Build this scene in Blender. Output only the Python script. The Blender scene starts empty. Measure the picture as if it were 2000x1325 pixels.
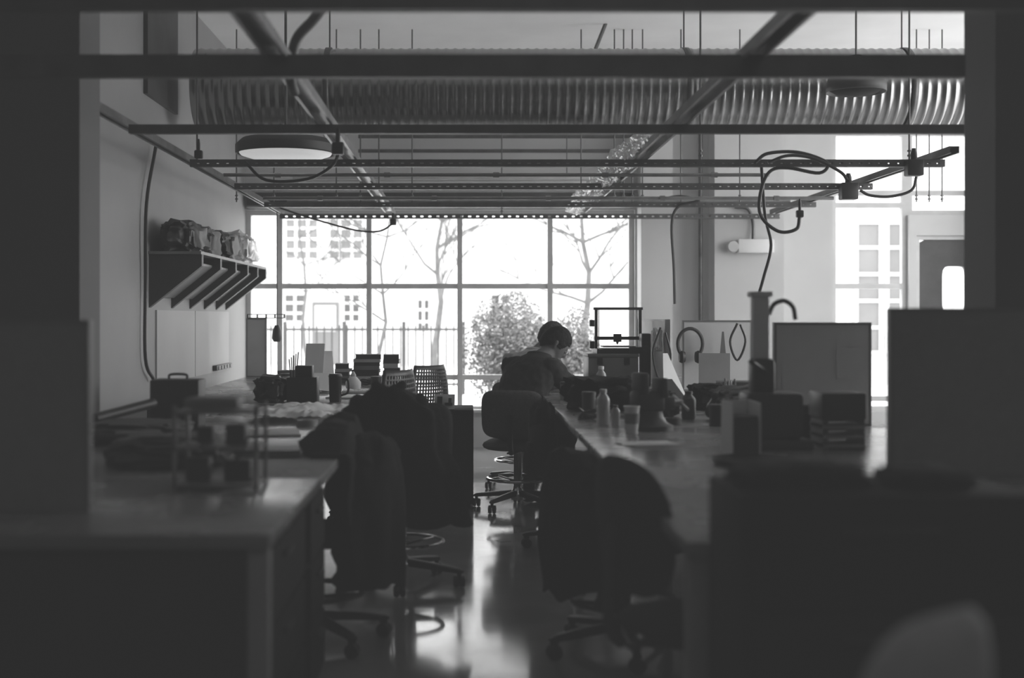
import bpy, bmesh, math, random
from mathutils import Vector, Matrix, noise, Euler
R = math.radians
rnd = random.Random(11)
scene = bpy.context.scene
COL = scene.collection
F = 2500.0; H = 1.27; VX = 910.0; VY = 620.0
def at(px, py, d): return Vector(((px-VX)*d/F, d, H-(py-VY)*d/F))
def X(px, d): return (px-VX)*d/F
def Zp(py, d): return H-(py-VY)*d/F
BZ = 0.76

# ------------------------------------------------------------------ materials
def mat(name, v, rough=.6, metal=0., var=.15, scale=6., spec=.5, alpha=1., bump=0., rvar=0., emit=0.):
    m = bpy.data.materials.new(name); m.use_nodes = True
    nt = m.node_tree; b = nt.nodes['Principled BSDF']
    tc = nt.nodes.new('ShaderNodeTexCoord'); n = nt.nodes.new('ShaderNodeTexNoise')
    n.inputs['Scale'].default_value = scale; n.inputs['Detail'].default_value = 5
    nt.links.new(tc.outputs['Object'], n.inputs['Vector'])
    mr = nt.nodes.new('ShaderNodeMapRange')
    mr.inputs[1].default_value = .3; mr.inputs[2].default_value = .7
    mr.inputs[3].default_value = v*(1-var); mr.inputs[4].default_value = min(1, v*(1+var))
    nt.links.new(n.outputs['Fac'], mr.inputs[0])
    nt.links.new(mr.outputs[0], b.inputs['Base Color'])
    b.inputs['Roughness'].default_value = rough; b.inputs['Metallic'].default_value = metal
    b.inputs['Specular IOR Level'].default_value = spec; b.inputs['Alpha'].default_value = alpha
    if emit:
        b.inputs['Emission Color'].default_value = (1, 1, 1, 1); b.inputs['Emission Strength'].default_value = emit
    if rvar:
        m2 = nt.nodes.new('ShaderNodeMapRange'); m2.inputs[1].default_value = .3; m2.inputs[2].default_value = .7
        m2.inputs[3].default_value = rough-rvar; m2.inputs[4].default_value = rough+rvar
        nt.links.new(n.outputs['Fac'], m2.inputs[0]); nt.links.new(m2.outputs[0], b.inputs['Roughness'])
    if bump:
        bp = nt.nodes.new('ShaderNodeBump'); bp.inputs['Strength'].default_value = bump; bp.inputs['Distance'].default_value = .01
        nt.links.new(n.outputs['Fac'], bp.inputs['Height']); nt.links.new(bp.outputs[0], b.inputs['Normal'])
    return m
M = dict(
 floor=mat('polished_concrete', .30, .10, var=.3, scale=1.6, rvar=.045, spec=1.),
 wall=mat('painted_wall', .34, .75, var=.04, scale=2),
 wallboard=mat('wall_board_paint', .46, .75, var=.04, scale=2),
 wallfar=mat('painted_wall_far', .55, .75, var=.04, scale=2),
 ceil=mat('ceiling_paint', .82, .8, var=.06, scale=1.2),
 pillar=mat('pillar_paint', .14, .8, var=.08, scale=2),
 frame=mat('window_frame_paint', .55, .5, var=.08),
 bench=mat('bench_laminate', .22, .26, var=.12, scale=3, rvar=.06, spec=.6),
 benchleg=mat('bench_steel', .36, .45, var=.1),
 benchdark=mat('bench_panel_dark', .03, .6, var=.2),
 black=mat('black_plastic', .02, .45, var=.3),
 blackm=mat('black_matte', .012, .85, var=.3, spec=.2),
 cloth=mat('black_cloth', .010, .95, var=.4, scale=20, spec=.1, bump=.3),
 chairfab=mat('dark_grey_fabric', .09, .9, var=.25, scale=60, spec=.2, bump=.2),
 palefab=mat('pale_grey_fabric', .45, .85, var=.1, scale=60),
 dark=mat('dark_grey_paint', .05, .55, var=.2),
 mid=mat('mid_grey_paint', .22, .5, var=.15),
 light=mat('light_grey_paint', .5, .55, var=.08),
 white=mat('white_paper', .75, .7, var=.04),
 glow=mat('lamp_dish_glow', .7, .6, var=.03, emit=.4),
 panel=mat('partition_fabric', .30, .9, var=.08, scale=30, spec=.2),
 chrome=mat('chrome', .7, .15, metal=1, var=.05),
 steel=mat('galvanised_steel', .42, .35, metal=1, var=.25, scale=9),
 strut=mat('strut_steel', .13, .45, metal=.6, var=.25, scale=9),
 strutlight=mat('strut_steel_bright', .26, .45, metal=.7, var=.2, scale=9),
 duct=mat('duct_steel', .36, .27, metal=1, var=.02, scale=3),
 wrap=mat('clear_plastic_wrap', .92, .04, var=.1, alpha=.62, spec=1.),
 glassy=mat('clear_plastic', .45, .1, var=.05, alpha=.6, spec=.8),
 jacket=mat('dark_jacket', .03, .9, var=.3, scale=25, spec=.2, bump=.25),
 shirt=mat('pale_shirt', .42, .9, var=.1, scale=25),
 trousers=mat('dark_trousers', .03, .9, var=.3, scale=25),
 shoe=mat('shoe', .03, .6),
 skin=mat('skin', .14, .65, var=.08, scale=20, spec=.25),
 hair=mat('dark_hair', .016, .85, var=.4, scale=60, bump=.4, spec=.15),
 hair2=mat('greyish_hair', .05, .85, var=.4, scale=60, bump=.4, spec=.15),
 eye=mat('eye', .15, .3),
 snow=mat('snow', .75, .8, var=.05, scale=.5),
 facade=mat('pale_facade', .60, .8, var=.12, scale=.6),
 facade2=mat('grey_facade', .14, .8, var=.06, scale=1),
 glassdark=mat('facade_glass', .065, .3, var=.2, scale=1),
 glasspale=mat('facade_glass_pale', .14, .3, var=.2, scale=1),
 leaf=mat('shrub_leaf', .14, .7, var=.5, scale=5),
 bark=mat('bark', .11, .9, var=.25, scale=5),
 fence=mat('fence_metal', .045, .6),
 card=mat('cardboard', .16, .8, var=.15),
 book1=mat('book_dark', .035, .6), book2=mat('book_mid', .14, .6), book3=mat('book_pale', .38, .6),
)
# ------------------------------------------------------------------ mesh builder
def spl(pts, n=8, closed=False):
    P = [Vector(p) for p in pts]; out = []; L = len(P)
    rng = L if closed else L-1
    for i in range(rng):
        p0 = P[(i-1) % L] if (closed or i > 0) else P[0]*2-P[1]
        p1 = P[i]; p2 = P[(i+1) % L]
        p3 = P[(i+2) % L] if (closed or i+2 < L) else P[-1]*2-P[-2]
        for k in range(n):
            t = k/n
            out.append(.5*((2*p1)+(-p0+p2)*t+(2*p0-5*p1+4*p2-p3)*t*t+(-p0+3*p1-3*p2+p3)*t**3))
    if not closed: out.append(P[-1])
    return out
class MB:
    def __init__(s): s.bm = bmesh.new()
    def cube(s, m, bevel=0., seg=2):
        V = [s.bm.verts.new(m @ Vector((x, y, z))) for x in (-.5, .5) for y in (-.5, .5) for z in (-.5, .5)]
        for f in ((0, 1, 3, 2), (4, 6, 7, 5), (0, 4, 5, 1), (2, 3, 7, 6), (0, 2, 6, 4), (1, 5, 7, 3)): s.bm.faces.new([V[i] for i in f])
        if bevel:
            es = set(e for v in V for e in v.link_edges)
            bmesh.ops.bevel(s.bm, geom=list(es), offset=bevel, segments=seg, profile=.5, affect='EDGES')
        return s
    def box(s, c, size, rot=None, bevel=0., seg=2):
        m = Matrix.Translation(c)
        if rot: m = m @ Euler(rot).to_matrix().to_4x4()
        return s.cube(m @ Matrix.Diagonal((*size, 1)), bevel, seg)
    def b2(s, x0, x1, y0, y1, z0, z1, bevel=0.):
        return s.box(((x0+x1)/2, (y0+y1)/2, (z0+z1)/2), (abs(x1-x0), abs(y1-y0), abs(z1-z0)), None, bevel)
    def beam(s, p0, p1, w, h, bevel=0.):
        p0 = Vector(p0); p1 = Vector(p1); d = p1-p0
        q = d.to_track_quat('Y', 'Z')
        return s.cube(Matrix.Translation((p0+p1)/2) @ q.to_matrix().to_4x4() @ Matrix.Diagonal((w, d.length, h, 1)), bevel)
    def rings(s, rings, cap=True, closed=False):
        V = [[s.bm.verts.new(p) for p in r] for r in rings]; n = len(V[0])
        K = len(V)
        for i in range(K if closed else K-1):
            a = V[i]; b = V[(i+1) % K]
            for j in range(n):
                s.bm.faces.new((a[j], a[(j+1) % n], b[(j+1) % n], b[j]))
        if cap and not closed:
            s.bm.faces.new(V[0][::-1]); s.bm.faces.new(V[-1])
        return s
    def tube(s, pts, r, n=8, closed=False):
        P = [Vector(p) for p in pts]; K = len(P); rs = []
        ref = None
        for i in range(K):
            if closed: t = P[(i+1) % K]-P[(i-1) % K]
            else: t = P[min(i+1, K-1)]-P[max(i-1, 0)]
            t.normalize()
            if ref is None:
                ref = Vector((0, 0, 1)) if abs(t.z) < .9 else Vector((1, 0, 0))
            u = (ref-t*ref.dot(t))
            if u.length < 1e-4: u = t.orthogonal()
            u.normalize(); ref = u; w = t.cross(u)
            rr = r[i] if isinstance(r, (list, tuple)) else r
            rs.append([P[i]+(u*math.cos(2*math.pi*j/n)+w*math.sin(2*math.pi*j/n))*rr for j in range(n)])
        return s.rings(rs, True, closed)
    def lathe(s, prof, c=(0, 0, 0), n=24, m=None, cap=True):
        c = Vector(c); rs = []
        for r, z in prof:
            ring = []
            for j in range(n):
                p = Vector((max(r, 1e-4)*math.cos(2*math.pi*j/n), max(r, 1e-4)*math.sin(2*math.pi*j/n), z))
                if m: p = m @ p
                ring.append(p+c)
            rs.append(ring)
        return s.rings(rs, cap)
    def pad(s, w, h, t, m=None, n=4., bend=0., segs=36, k=8):
        rs = []
        for i in range(k+1):
            ph = -math.pi/2+math.pi*i/k; rho = max(.02, math.cos(ph))**.4 if 0 < i < k else .3; y = t/2*math.sin(ph)
            ring = []
            for j in range(segs):
                a = 2*math.pi*j/segs; ca = math.cos(a); sa = math.sin(a)
                x = w/2*rho*math.copysign(abs(ca)**(2/n), ca); z = h/2*rho*math.copysign(abs(sa)**(2/n), sa)
                p = Vector((x, y+bend*(2*x/w)**2, z))
                ring.append(m @ p if m else p)
            rs.append(ring)
        return s.rings(rs)
    def poly(s, pts, ext):
        ext = Vector(ext); a = [Vector(p) for p in pts]
        return s.rings([a, [p+ext for p in a]])
    def surf(s, nu, nv, fn):
        V = [[s.bm.verts.new(fn(i/nu, j/nv)) for j in range(nv+1)] for i in range(nu+1)]
        for i in range(nu):
            for j in range(nv): s.bm.faces.new((V[i][j], V[i+1][j], V[i+1][j+1], V[i][j+1]))
        return s
    def mesh(s, name, smooth=True):
        bmesh.ops.recalc_face_normals(s.bm, faces=s.bm.faces)
        me = bpy.data.meshes.new(name); s.bm.to_mesh(me); s.bm.free()
        if smooth:
            me.shade_smooth()
            me.set_sharp_from_angle(angle=R(40))
        return me
    def build(s, name, m, parent=None, loc=None, rotz=0., smooth=True, mods=()):
        me = s.mesh(name, smooth); me.materials.append(M[m] if isinstance(m, str) else m)
        o = bpy.data.objects.new(name, me); COL.objects.link(o)
        if parent: o.parent = parent
        if loc is not None: o.location = loc
        o.rotation_euler.z = rotz
        for kind, kw in mods:
            md = o.modifiers.new(kind.title(), kind)
            for k, v in kw.items(): setattr(md, k, v)
        return o
def tag(o, label, cat, group=None, kind=None):
    o['label'] = label; o['category'] = cat
    if group: o['group'] = group
    if kind: o['kind'] = kind
    return o
def thing(name, label, cat, loc=(0, 0, 0), rotz=0., group=None):
    o = bpy.data.objects.new(name, None); COL.objects.link(o); o.empty_display_size = .1
    o.location = loc; o.rotation_euler = (0, 0, rotz)
    return tag(o, label, cat, group)
def struct(name, mb, m, parent=None):
    o = mb.build(name, m, parent, smooth=False); o['kind'] = 'structure'; return o
def dup(o, loc, rotz, label, parent=None):
    c = o.copy(); COL.objects.link(c)
    if parent is None:
        c.location = loc; c.rotation_euler = (0, 0, rotz); c['label'] = label
    else: c.parent = parent
    for ch in list(o.children): dup(ch, None, None, None, c)
    return c
def one(name, mb, m, label, cat, loc=(0, 0, 0), rotz=0., group=None, smooth=True, mods=()):
    return tag(mb.build(name, m, None, loc, rotz, smooth, mods), label, cat, group)

# ------------------------------------------------------------------ setting
XL = -2.16; DW = 12.5; CZ = 3.7
struct('floor', MB().b2(XL-.1, 5.2, -2.1, DW+.2, -.1, 0), 'floor')
struct('ceiling', MB().b2(XL-.1, 5.2, -2.1, DW+.2, CZ, CZ+.1), 'ceil')
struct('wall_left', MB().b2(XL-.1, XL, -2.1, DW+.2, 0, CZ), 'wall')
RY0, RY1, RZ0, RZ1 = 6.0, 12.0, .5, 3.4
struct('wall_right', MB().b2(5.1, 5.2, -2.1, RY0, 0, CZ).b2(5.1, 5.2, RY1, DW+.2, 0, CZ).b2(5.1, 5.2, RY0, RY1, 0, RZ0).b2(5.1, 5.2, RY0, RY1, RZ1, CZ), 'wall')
struct('wall_back', MB().b2(XL, 5.1, -2.1, -2.0, 0, CZ), 'pillar')
w = MB(); y0, y1 = DW, DW+.2
w.b2(XL, 3.58, y0, y1, 0, .345); w.b2(XL, 1.65, y0, y1, 2.32, CZ); w.b2(1.65, 3.58, y0, y1, .345, CZ)
w.b2(3.58, 4.33, y0, y1, 0, .345); w.b2(3.58, 5.1, y0, y1, 3.1, CZ); w.b2(4.33, 4.4, y0, y1, 0, 2.27)
w.b2(4.4, 5.1, y0, y1, 2.07, 2.27); w.b2(5.02, 5.1, y0, y1, 0, 2.07); w.b2(5.0, 5.1, y0, y1, 2.27, 3.1)
w.b2(1.67, 1.97, 12.2, y0, 0, CZ); w.b2(2.37, 3.03, 12.2, y0, 0, CZ)
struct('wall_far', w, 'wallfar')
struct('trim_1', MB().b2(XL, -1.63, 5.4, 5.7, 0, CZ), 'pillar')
struct('trim_2', MB().b2(2.18, 2.7, 5.27, 5.6, 0, CZ), 'pillar')
def window(name, x0, x1, z0, z1, vs, hs, fw=.05):
    f = MB(); yy0, yy1 = DW+.06, DW+.13
    f.b2(x0, x1, yy0, yy1, z0, z0+fw); f.b2(x0, x1, yy0, yy1, z1-fw, z1)
    f.b2(x0, x0+fw, yy0, yy1, z0+fw, z1-fw); f.b2(x1-fw, x1, yy0, yy1, z0+fw, z1-fw)
    root = struct(name, f, 'frame')
    xs = [x0+fw]+vs+[x1-fw]
    for v in vs: struct('mullion', MB().b2(v-fw/2, v+fw/2, yy0-.02, yy1, z0+fw, z1-fw), 'frame', root)
    for h in hs:
        for a, b in zip(xs[:-1], xs[1:]):
            struct('transom', MB().b2(a+(fw/2 if a != xs[0] else 0), b-(fw/2 if b != xs[-1] else 0), yy0, yy1, h-fw/2, h+fw/2), 'frame', root)
    return root
w1 = window('window_1', XL, 1.65, .345, 2.32, [X(545, DW), X(720, DW), X(898, DW), X(1075, DW)], [Zp(559, DW), Zp(738, DW)])
struct('window_sill', MB().b2(XL, 1.65, DW-.08, DW+.05, .345, .37), 'frame', w1)
w2 = window('window_2', 3.58, 4.33, .345, 3.1, [], [Zp(559, DW), Zp(400, DW), Zp(376, DW), Zp(780, DW)])
window('window_3', 4.33, 5.0, 2.27, 3.1, [], [Zp(376, DW)])
f = MB()
for yy in (RY0+.03, RY0+1.5, RY0+3.0, RY0+4.5, RY1-.03): f.b2(5.13, 5.19, yy-.03, yy+.03, RZ0, RZ1)
for zz in (RZ0+.03, 1.6, RZ1-.03): f.b2(5.135, 5.185, RY0, RY1, zz-.03, zz+.03)
struct('window_4', f, 'frame')
def holed(x0, x1, z0, z1, cx, cz, hw, hh, r, y, t):
    b = MB(); inn = []; out = []
    for j in range(48):
        a = 2*math.pi*j/48; c, s_ = math.cos(a), math.sin(a)
        n = 6; q = (abs(c/hw)**n+abs(s_/hh)**n)**(-1/n)
        inn.append((cx+c*q, cz+s_*q))
        t1 = ((x1-cx)/c if c > 1e-6 else (x0-cx)/c if c < -1e-6 else 1e9); t2 = ((z1-cz)/s_ if s_ > 1e-6 else (z0-cz)/s_ if s_ < -1e-6 else 1e9)
        q = min(t1, t2); out.append((cx+c*q, cz+s_*q))
    rs = [[(p[0], y, p[1]) for p in out], [(p[0], y, p[1]) for p in inn], [(p[0], y+t, p[1]) for p in inn], [(p[0], y+t, p[1]) for p in out]]
    return b.rings(rs, closed=True)
dr = struct('door_1', holed(4.44, 4.98, .01, 2.03, 4.79, 1.54, .12, .23, .08, DW+.05, .05), 'dark')
struct('door_frame', MB().b2(4.4, 4.44, DW+.03, DW+.12, 0, 2.07).b2(4.98, 5.02, DW+.03, DW+.12, 0, 2.07).b2(4.44, 4.98, DW+.03, DW+.12, 2.03, 2.07), 'frame', dr)
struct('door_handle', MB().beam((4.5, DW+.0, 1.0), (4.6, DW, 1.0), .02, .02).beam((4.5, DW, 1.0), (4.5, DW+.05, 1.0), .02, .02), 'chrome', dr)
# ------------------------------------------------------------------ overhead grid
ZG = 2.22
def strut(p0, p1, label, h=.042, wd=.042, slots=True, m='strut', pitch=.1, rail=.015):
    p0 = Vector(p0); p1 = Vector(p1); L = (p1-p0).length; along_x = abs((p1-p0).x) > abs((p1-p0).y)
    b = MB(); half = L/2
    b.b2(-half, half, -wd/2, wd/2, h/2-.004, h/2)
    for s_ in (-1, 1):
        y = s_*(wd/2-.002)
        if slots:
            b.b2(-half, half, y-.002, y+.002, h/2-rail, h/2-.004); b.b2(-half, half, y-.002, y+.002, -h/2, -h/2+rail)
            n = int(L/pitch)
            for i in range(n+1):
                x = -half+i*pitch
                b.b2(x, min(half, x+pitch*.62), y-.002, y+.002, -h/2+rail, h/2-rail)
        else: b.b2(-half, half, y-.002, y+.002, -h/2, h/2-.004)
        b.b2(-half, half, y-s_*.002, y-s_*.012, -h/2, -h/2+.004)
    return one('strut_channel', b, m, label, 'ceiling strut', (p0+p1)/2, 0 if along_x else R(90), 'overhead strut grid', smooth=False)
for d, x0, x1, h, lab in [
    (3.88, -1.8, 1.9, .042, 'black steel strut along the very top of the view'),
    (4.85, -1.85, 1.885, .085, 'thick blurred dark beam crossing in front of the ribbed duct'),
    (6.47, -1.7, 2.95, .045, 'dark strut crossing just under the ribbed duct, nearest one below it'),
    (7.9, -1.7, 2.95, .045, 'slotted strut carrying the big cable coil on the right'),
    (9.3, -1.68, 2.95, .045, 'slotted strut below the coil strut, with the square black box at right'),
    (10.8, -1.7, 2.95, .042, 'slotted strut just above the top edge of the large window'),
    (12.05, -1.75, 2.95, .045, 'perforated strut crossing the top of the window glass')]:
    strut((x0, d, ZG), (x1, d, ZG), lab, h=h, slots=(d > 6.6), pitch=.06 if d < 11 else .075, rail=.0175 if d < 11 else .014)
for x, y0_, y1_, lab, wd, m in [(-.715, 3.9, 12.2, 'long strut running to the window, left of centre', .085, 'strutlight'),
    (1.08, 3.9, 12.2, 'long strut running to the window beside the crumpled plastic wrap', .085, 'strutlight'),
    (-1.75, 5.75, 12.2, 'long strut running beside the left wall', .05, 'strut'),
    (2.9, 7.6, 12.1, 'short strut running towards the right hand window', .06, 'strut')]:
    strut((x, y0_, ZG+.046), (x, y1_, ZG+.046), lab, slots=False, wd=wd, m=m)
for d, x0, x1, z, r_, lab in [(8.45, -1.6, 2.0, 2.21, .012, 'thin conduit crossing just below the coil strut'),
    (8.9, -1.6, 2.9, 2.345, .016, 'thin conduit crossing above the coil strut under the duct'),
    (10.1, -1.6, 2.9, 2.21, .014, 'thin conduit crossing between the two middle slotted struts'),
    (11.45, -1.6, 2.9, 2.31, .016, 'thin conduit crossing in front of the dark blind box')]:
    b = MB().tube([(x0, d, z), (x1, d, z)], r_, 10)
    for k in range(5):
        xx = x0+(x1-x0)*(k+.5)/5; b.tube([(xx-.02, d, z), (xx+.02, d, z)], r_*1.5, 10)
    one('conduit_pipe', b, 'strutlight', lab, 'conduit')
GL = 'threaded rods above the grid'
rod_label = 'thin steel rod hanging straight from the ceiling to the strut grid'
rods = [(462, 10.8), (535, 10.8), (657, 10.8), (704, 10.8), (740, 10.8), (805, 10.8), (1135, 10.8), (1200, 10.8), (1218, 10.8), (1235, 10.8), (1255, 10.8), (1330, 10.8), (1445, 10.8),
        (1790, 10.8), (1815, 10.8), (1840, 10.8), (385, 7.9), (1368, 7.9), (1776, 7.9), (980, 12.05)]
rod0 = None
for px, d in rods:
    loc = (X(px, d), d, ZG+.022)
    if rod0 is None:
        b = MB().lathe([(.006, 0), (.006, CZ-ZG-.022)], n=8); b.lathe([(.013, .02), (.013, .032)], n=6); b.lathe([(.013, .05), (.013, .06)], n=6)
        rod0 = one('hanger_rod', b, 'strut', rod_label, 'hanger rod', loc, 0, GL)
    else: dup(rod0, loc, 0, rod_label)
one('brace_rod', MB().tube([at(1203, -4, 10.6), at(1163, 96, 10.6)], .016), 'strut', 'slanted brace pipe rising to the ceiling above the duct', 'brace')
one('bent_conduit', MB().tube(spl([at(655, -20, 5.2), at(615, 35, 5.2), at(578, 80, 5.2), at(568, 150, 5.2), at(575, 180, 5.3)], 6), .022, 10), 'strut', 'dark bent conduit curving down at the upper left strut crossing', 'conduit')

dt = thing('ventilation_duct', 'wide ribbed round metal air duct running across under the ceiling', 'duct', (0, 9.4, 2.94))
b = MB(); prof = []
x = -1.97
while x < 3.95:
    for k, rr in ((0, .295), (.3, .295), (.48, .2975), (.6, .301), (.72, .301), (.86, .2975)): prof.append((rr, x+k*.066))
    x += .066
rotm = Matrix.Rotation(R(90), 3, 'Y')
b.lathe(prof, n=56, m=rotm); b.build('duct_body', 'duct', dt)
for xx in (-1.0, 1.6, 3.2):
    MB().lathe([(.307, xx-.02), (.307, xx+.02)], n=40, m=rotm, cap=False).build('strap', 'strut', dt, mods=[('SOLIDIFY', dict(thickness=.004))])
for xx in (-1.0, 1.6, 3.2): MB().tube([(xx, 0, .307), (xx, 0, CZ-2.94)], .006, 6).build('hanger', 'strut', dt)

t = thing('drum_lamp', 'round drum ceiling lamp with a pale glowing dish underside, upper left', 'ceiling lamp', (X(558, 8.6), 8.6, 2.365))
MB().lathe([(.33, 0), (.335, .01), (.335, .06), (.29, .10), (.05, .12), (.05, .16)], n=40, cap=False).build('drum', 'dark', t, mods=[('SOLIDIFY', dict(thickness=.006))])
MB().lathe([(.31, .008), (.30, -.005), (.22, -.03), (.1, -.045), (.0, -.05)], n=40).build('dish', 'glow', t)
MB().tube([(0, 0, .16), (0, 0, CZ-2.365)], .009, 8).build('stem', 'strut', t)
t = thing('round_lamp', 'dark unlit dome lamp hanging before the duct near the right pillar', 'ceiling lamp', (X(1672, 8.7), 8.7, 2.80))
MB().lathe([(.20, 0), (.2, .05), (.18, .12), (.12, .18), (.04, .21), (.04, .25)], n=36, cap=False).build('shade', 'dark', t, mods=[('SOLIDIFY', dict(thickness=.006))])
MB().lathe([(.18, .02), (.13, -.01), (.0, -.025)], n=30).build('lens', 'blackm', t)
MB().tube([(0, 0, .25), (0, 0, CZ-2.80)], .007, 8).build('stem', 'strut', t)

def wrapfn(u, v):
    d = 7.2+4.9*u; a = 2*math.pi*v
    n1 = noise.noise(Vector((d*4, math.cos(a)*1.5, math.sin(a)*1.5))); n2 = noise.noise(Vector((d*16, math.cos(a)*5, math.sin(a)*5+7)))
    r = (.06+.035*n1+.04*n2+.012*math.sin(d*7))*min(1, .45+3*u)
    return Vector((1.01+.03*noise.noise(Vector((d*2, 0, 3)))+r*1.0*math.cos(a), d, ZG+.08+r*.9*math.sin(a)))
one('plastic_wrap', MB().surf(220, 26, wrapfn), 'wrap', 'crumpled clear plastic sheeting bundled along the right strut', 'plastic sheeting', smooth=False)
one('wall_conduit', MB().tube([(X(700, 12.35), 12.35, Zp(266, 12.35)), (1.6, 12.35, Zp(266, 12.35))], .022, 10), 'strut', 'upper of two dark pipes on the wall over the window', 'pipe')
one('wall_conduit', MB().tube([(X(700, 12.35), 12.35, Zp(295, 12.35)), (1.6, 12.35, Zp(295, 12.35))], .018, 10), 'strut', 'lower of two dark pipes on the wall over the window', 'pipe')
b = thing('blind_box', 'dark roller blind box running along the top of the large window', 'blind box', (-.25, 12.44, 2.33))
MB().b2(-1.88, 1.88, -.05, .05, .0, .15, .01).build('box', 'dark', b)
MB().tube([(-1.87, -.06, .01), (1.87, -.06, .01)], .012).build('bottom_bar', 'mid', b)
t = thing('linear_light', 'long pale linear light fitting hung above the window', 'light fitting', (X(870, 11.6), 11.6, Zp(352, 11.6)))
MB().b2(-1.38, 1.38, -.05, .05, 0, .04, .006).build('housing', 'light', t)
MB().tube([(-1.33, 0, -.018), (1.33, 0, -.018)], .017, 12).build('tube', 'white', t)
for s_ in (-1, 1): MB().tube([(s_*1.1, 0, .04), (s_*1.1, 0, CZ-Zp(352, 11.6))], .004, 6).build('hanger', 'strut', t)
one('vertical_conduit', MB().tube([(X(1368, 12.3), 12.3, .1), (X(1368, 12.3), 12.3, 3.6)], .02, 10), 'strut', 'dark vertical pipe on the wall between the two pale pilasters', 'pipe')
t = thing('emergency_light', 'small white box fitting on the pale pilaster right of window', 'light fitting', (X(1465, 12.15), 12.15, 1.88))
MB().b2(-.12, .22, -.05, .05, 0, .13, .01).build('box', 'white', t)
MB().lathe([(.05, -.05), (.06, .0), (.05, .04)], c=(-.17, -.02, .06), n=20, m=Matrix.Rotation(R(90), 3, 'X')).build('lamp_head', 'light', t)
MB().tube(spl([(.03, 0, .13), (.03, .02, .3), (-.02, .02, .42), (-.14, .02, .44)], 5), .016).build('conduit', 'strut', t)

def cable(pts, d, label, r=.008):
    P = spl([at(p[0], p[1], p[2] if len(p) > 2 else d) for p in pts], 6)
    return one('power_cable', MB().tube(P, r, 7), 'black', label, 'cable')
cable([(1475, 318), (1500, 300), (1560, 298), (1615, 318), (1600, 338), (1540, 328), (1505, 334), (1487, 370), (1485, 420), (1520, 452), (1555, 448), (1562, 424)], 7.85, 'looped black cable coil slung over the strut at right', .011)
cable([(1500, 318), (1540, 304), (1590, 310), (1640, 335), (1655, 352)], 7.8, 'short black cable arching right from the coil to a black box', .01)
cable([(1487, 322), (1494, 420), (1506, 480), (1492, 540), (1482, 575)], 7.95, 'black cord dropping from the coil towards the grey machine column', .01)
cable([(1298, 388), (1330, 384), (1365, 392), (1325, 404), (1312, 440), (1316, 520), (1318, 594)], 10.75, 'black cord dropping down the wall beside the window edge', .013)
cable([(540, 404), (600, 424), (690, 449), (740, 452), (766, 438)], 11.9, 'thin cable sagging across the top left of the window', .009)
cable([(478, 316), (520, 352), (600, 350), (650, 322), (664, 285)], 7.8, 'thin cable sagging below the drum lamp', .01)
cable([(1680, 372), (1700, 382), (1740, 384), (1780, 372), (1790, 345)], 8.6, 'short cable sagging between two black boxes near right pillar', .01)
cable([(304, 288, 8.75), (286, 400, 8.5), (284, 560, 8.5), (284, 700, 8.5), (300, 742, 8.7)], 8.5, 'black cord hanging down the bare left wall', .012)
def jbox(px, py, d, s_, label):
    t = thing('junction_box', label, 'electrical box', at(px, py, d))
    MB().box((0, 0, 0), (s_, s_*.8, s_), None, .008).build('box', 'black', t)
    MB().lathe([(s_*.2, 0), (s_*.2, .04), (s_*.12, .07)], c=(0, 0, s_/2), n=12).build('cord_grip', 'black', t)
jbox(1657, 374, 9.22, .12, 'square black electrical box on strut left of the right pillar')
jbox(1785, 328, 7.84, .1, 'black electrical box on strut crossing beside the right pillar')
jbox(768, 434, 12.0, .06, 'small black plug box at window end of left strut')
jbox(660, 290, 6.4, .06, 'small black plug box hanging under the near left strut')
jbox(388, 302, 7.84, .05, 'small black box at the left end of the coil strut')
jbox(1562, 418, 7.85, .045, 'tiny black plug at the end of the big cable coil')
# ------------------------------------------------------------------ left wall
one('wall_panel', MB().b2(XL, XL+.03, 8.57, 9.47, 2.77, CZ-.02), 'dark', 'dark hanging panel high on the left wall', 'wall panel')
one('wall_board', MB().b2(XL, XL+.012, 8.9, 10.15, .80, 1.32), 'wallboard', 'pale board on left wall below the shelf, nearer one', 'board')
one('wall_board', MB().b2(XL, XL+.012, 10.17, 11.6, .80, 1.32), 'wallboard', 'pale board on left wall below the shelf, one nearer the window', 'board')
t = thing('wall_shelf', 'wall shelf of wedge-shaped bins with thick dark dividers, loaded with bundles', 'shelf', (XL, 10.0, 1.72))
MB().b2(0, .36, -1.3, 1.55, -.02, 0).build('shelf_board', 'mid', t)
ys = (-1.28, -.62, 0., .55, 1.05, 1.5)
for yy in ys:
    MB().poly([(0, yy, -.02), (.36, yy, -.02), (.36, yy, -.10), (.0, yy, -.385)], (0, .06, 0)).build('divider', 'dark', t, smooth=False)
for ya, yb in zip(ys[:-1], ys[1:]):
    MB().poly([(.3, ya+.06, -.07), (.3, ya+.06, -.085), (.02, ya+.06, -.31), (.02, ya+.06, -.295)], (0, yb-ya-.06, 0)).build('bin_face', 'mid', t, smooth=False)
def carton(loc, sx, sy, sz, label, m='card', rz=0.):
    t = thing('storage_box', label, 'box', loc, rz, None)
    MB().b2(-sx/2, sx/2, -sy/2, sy/2, 0, sz*.8, .004).build('body', m, t)
    MB().b2(-sx/2-.006, sx/2+.006, -sy/2-.006, sy/2+.006, sz*.8, sz, .004).build('lid', m, t)
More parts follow.
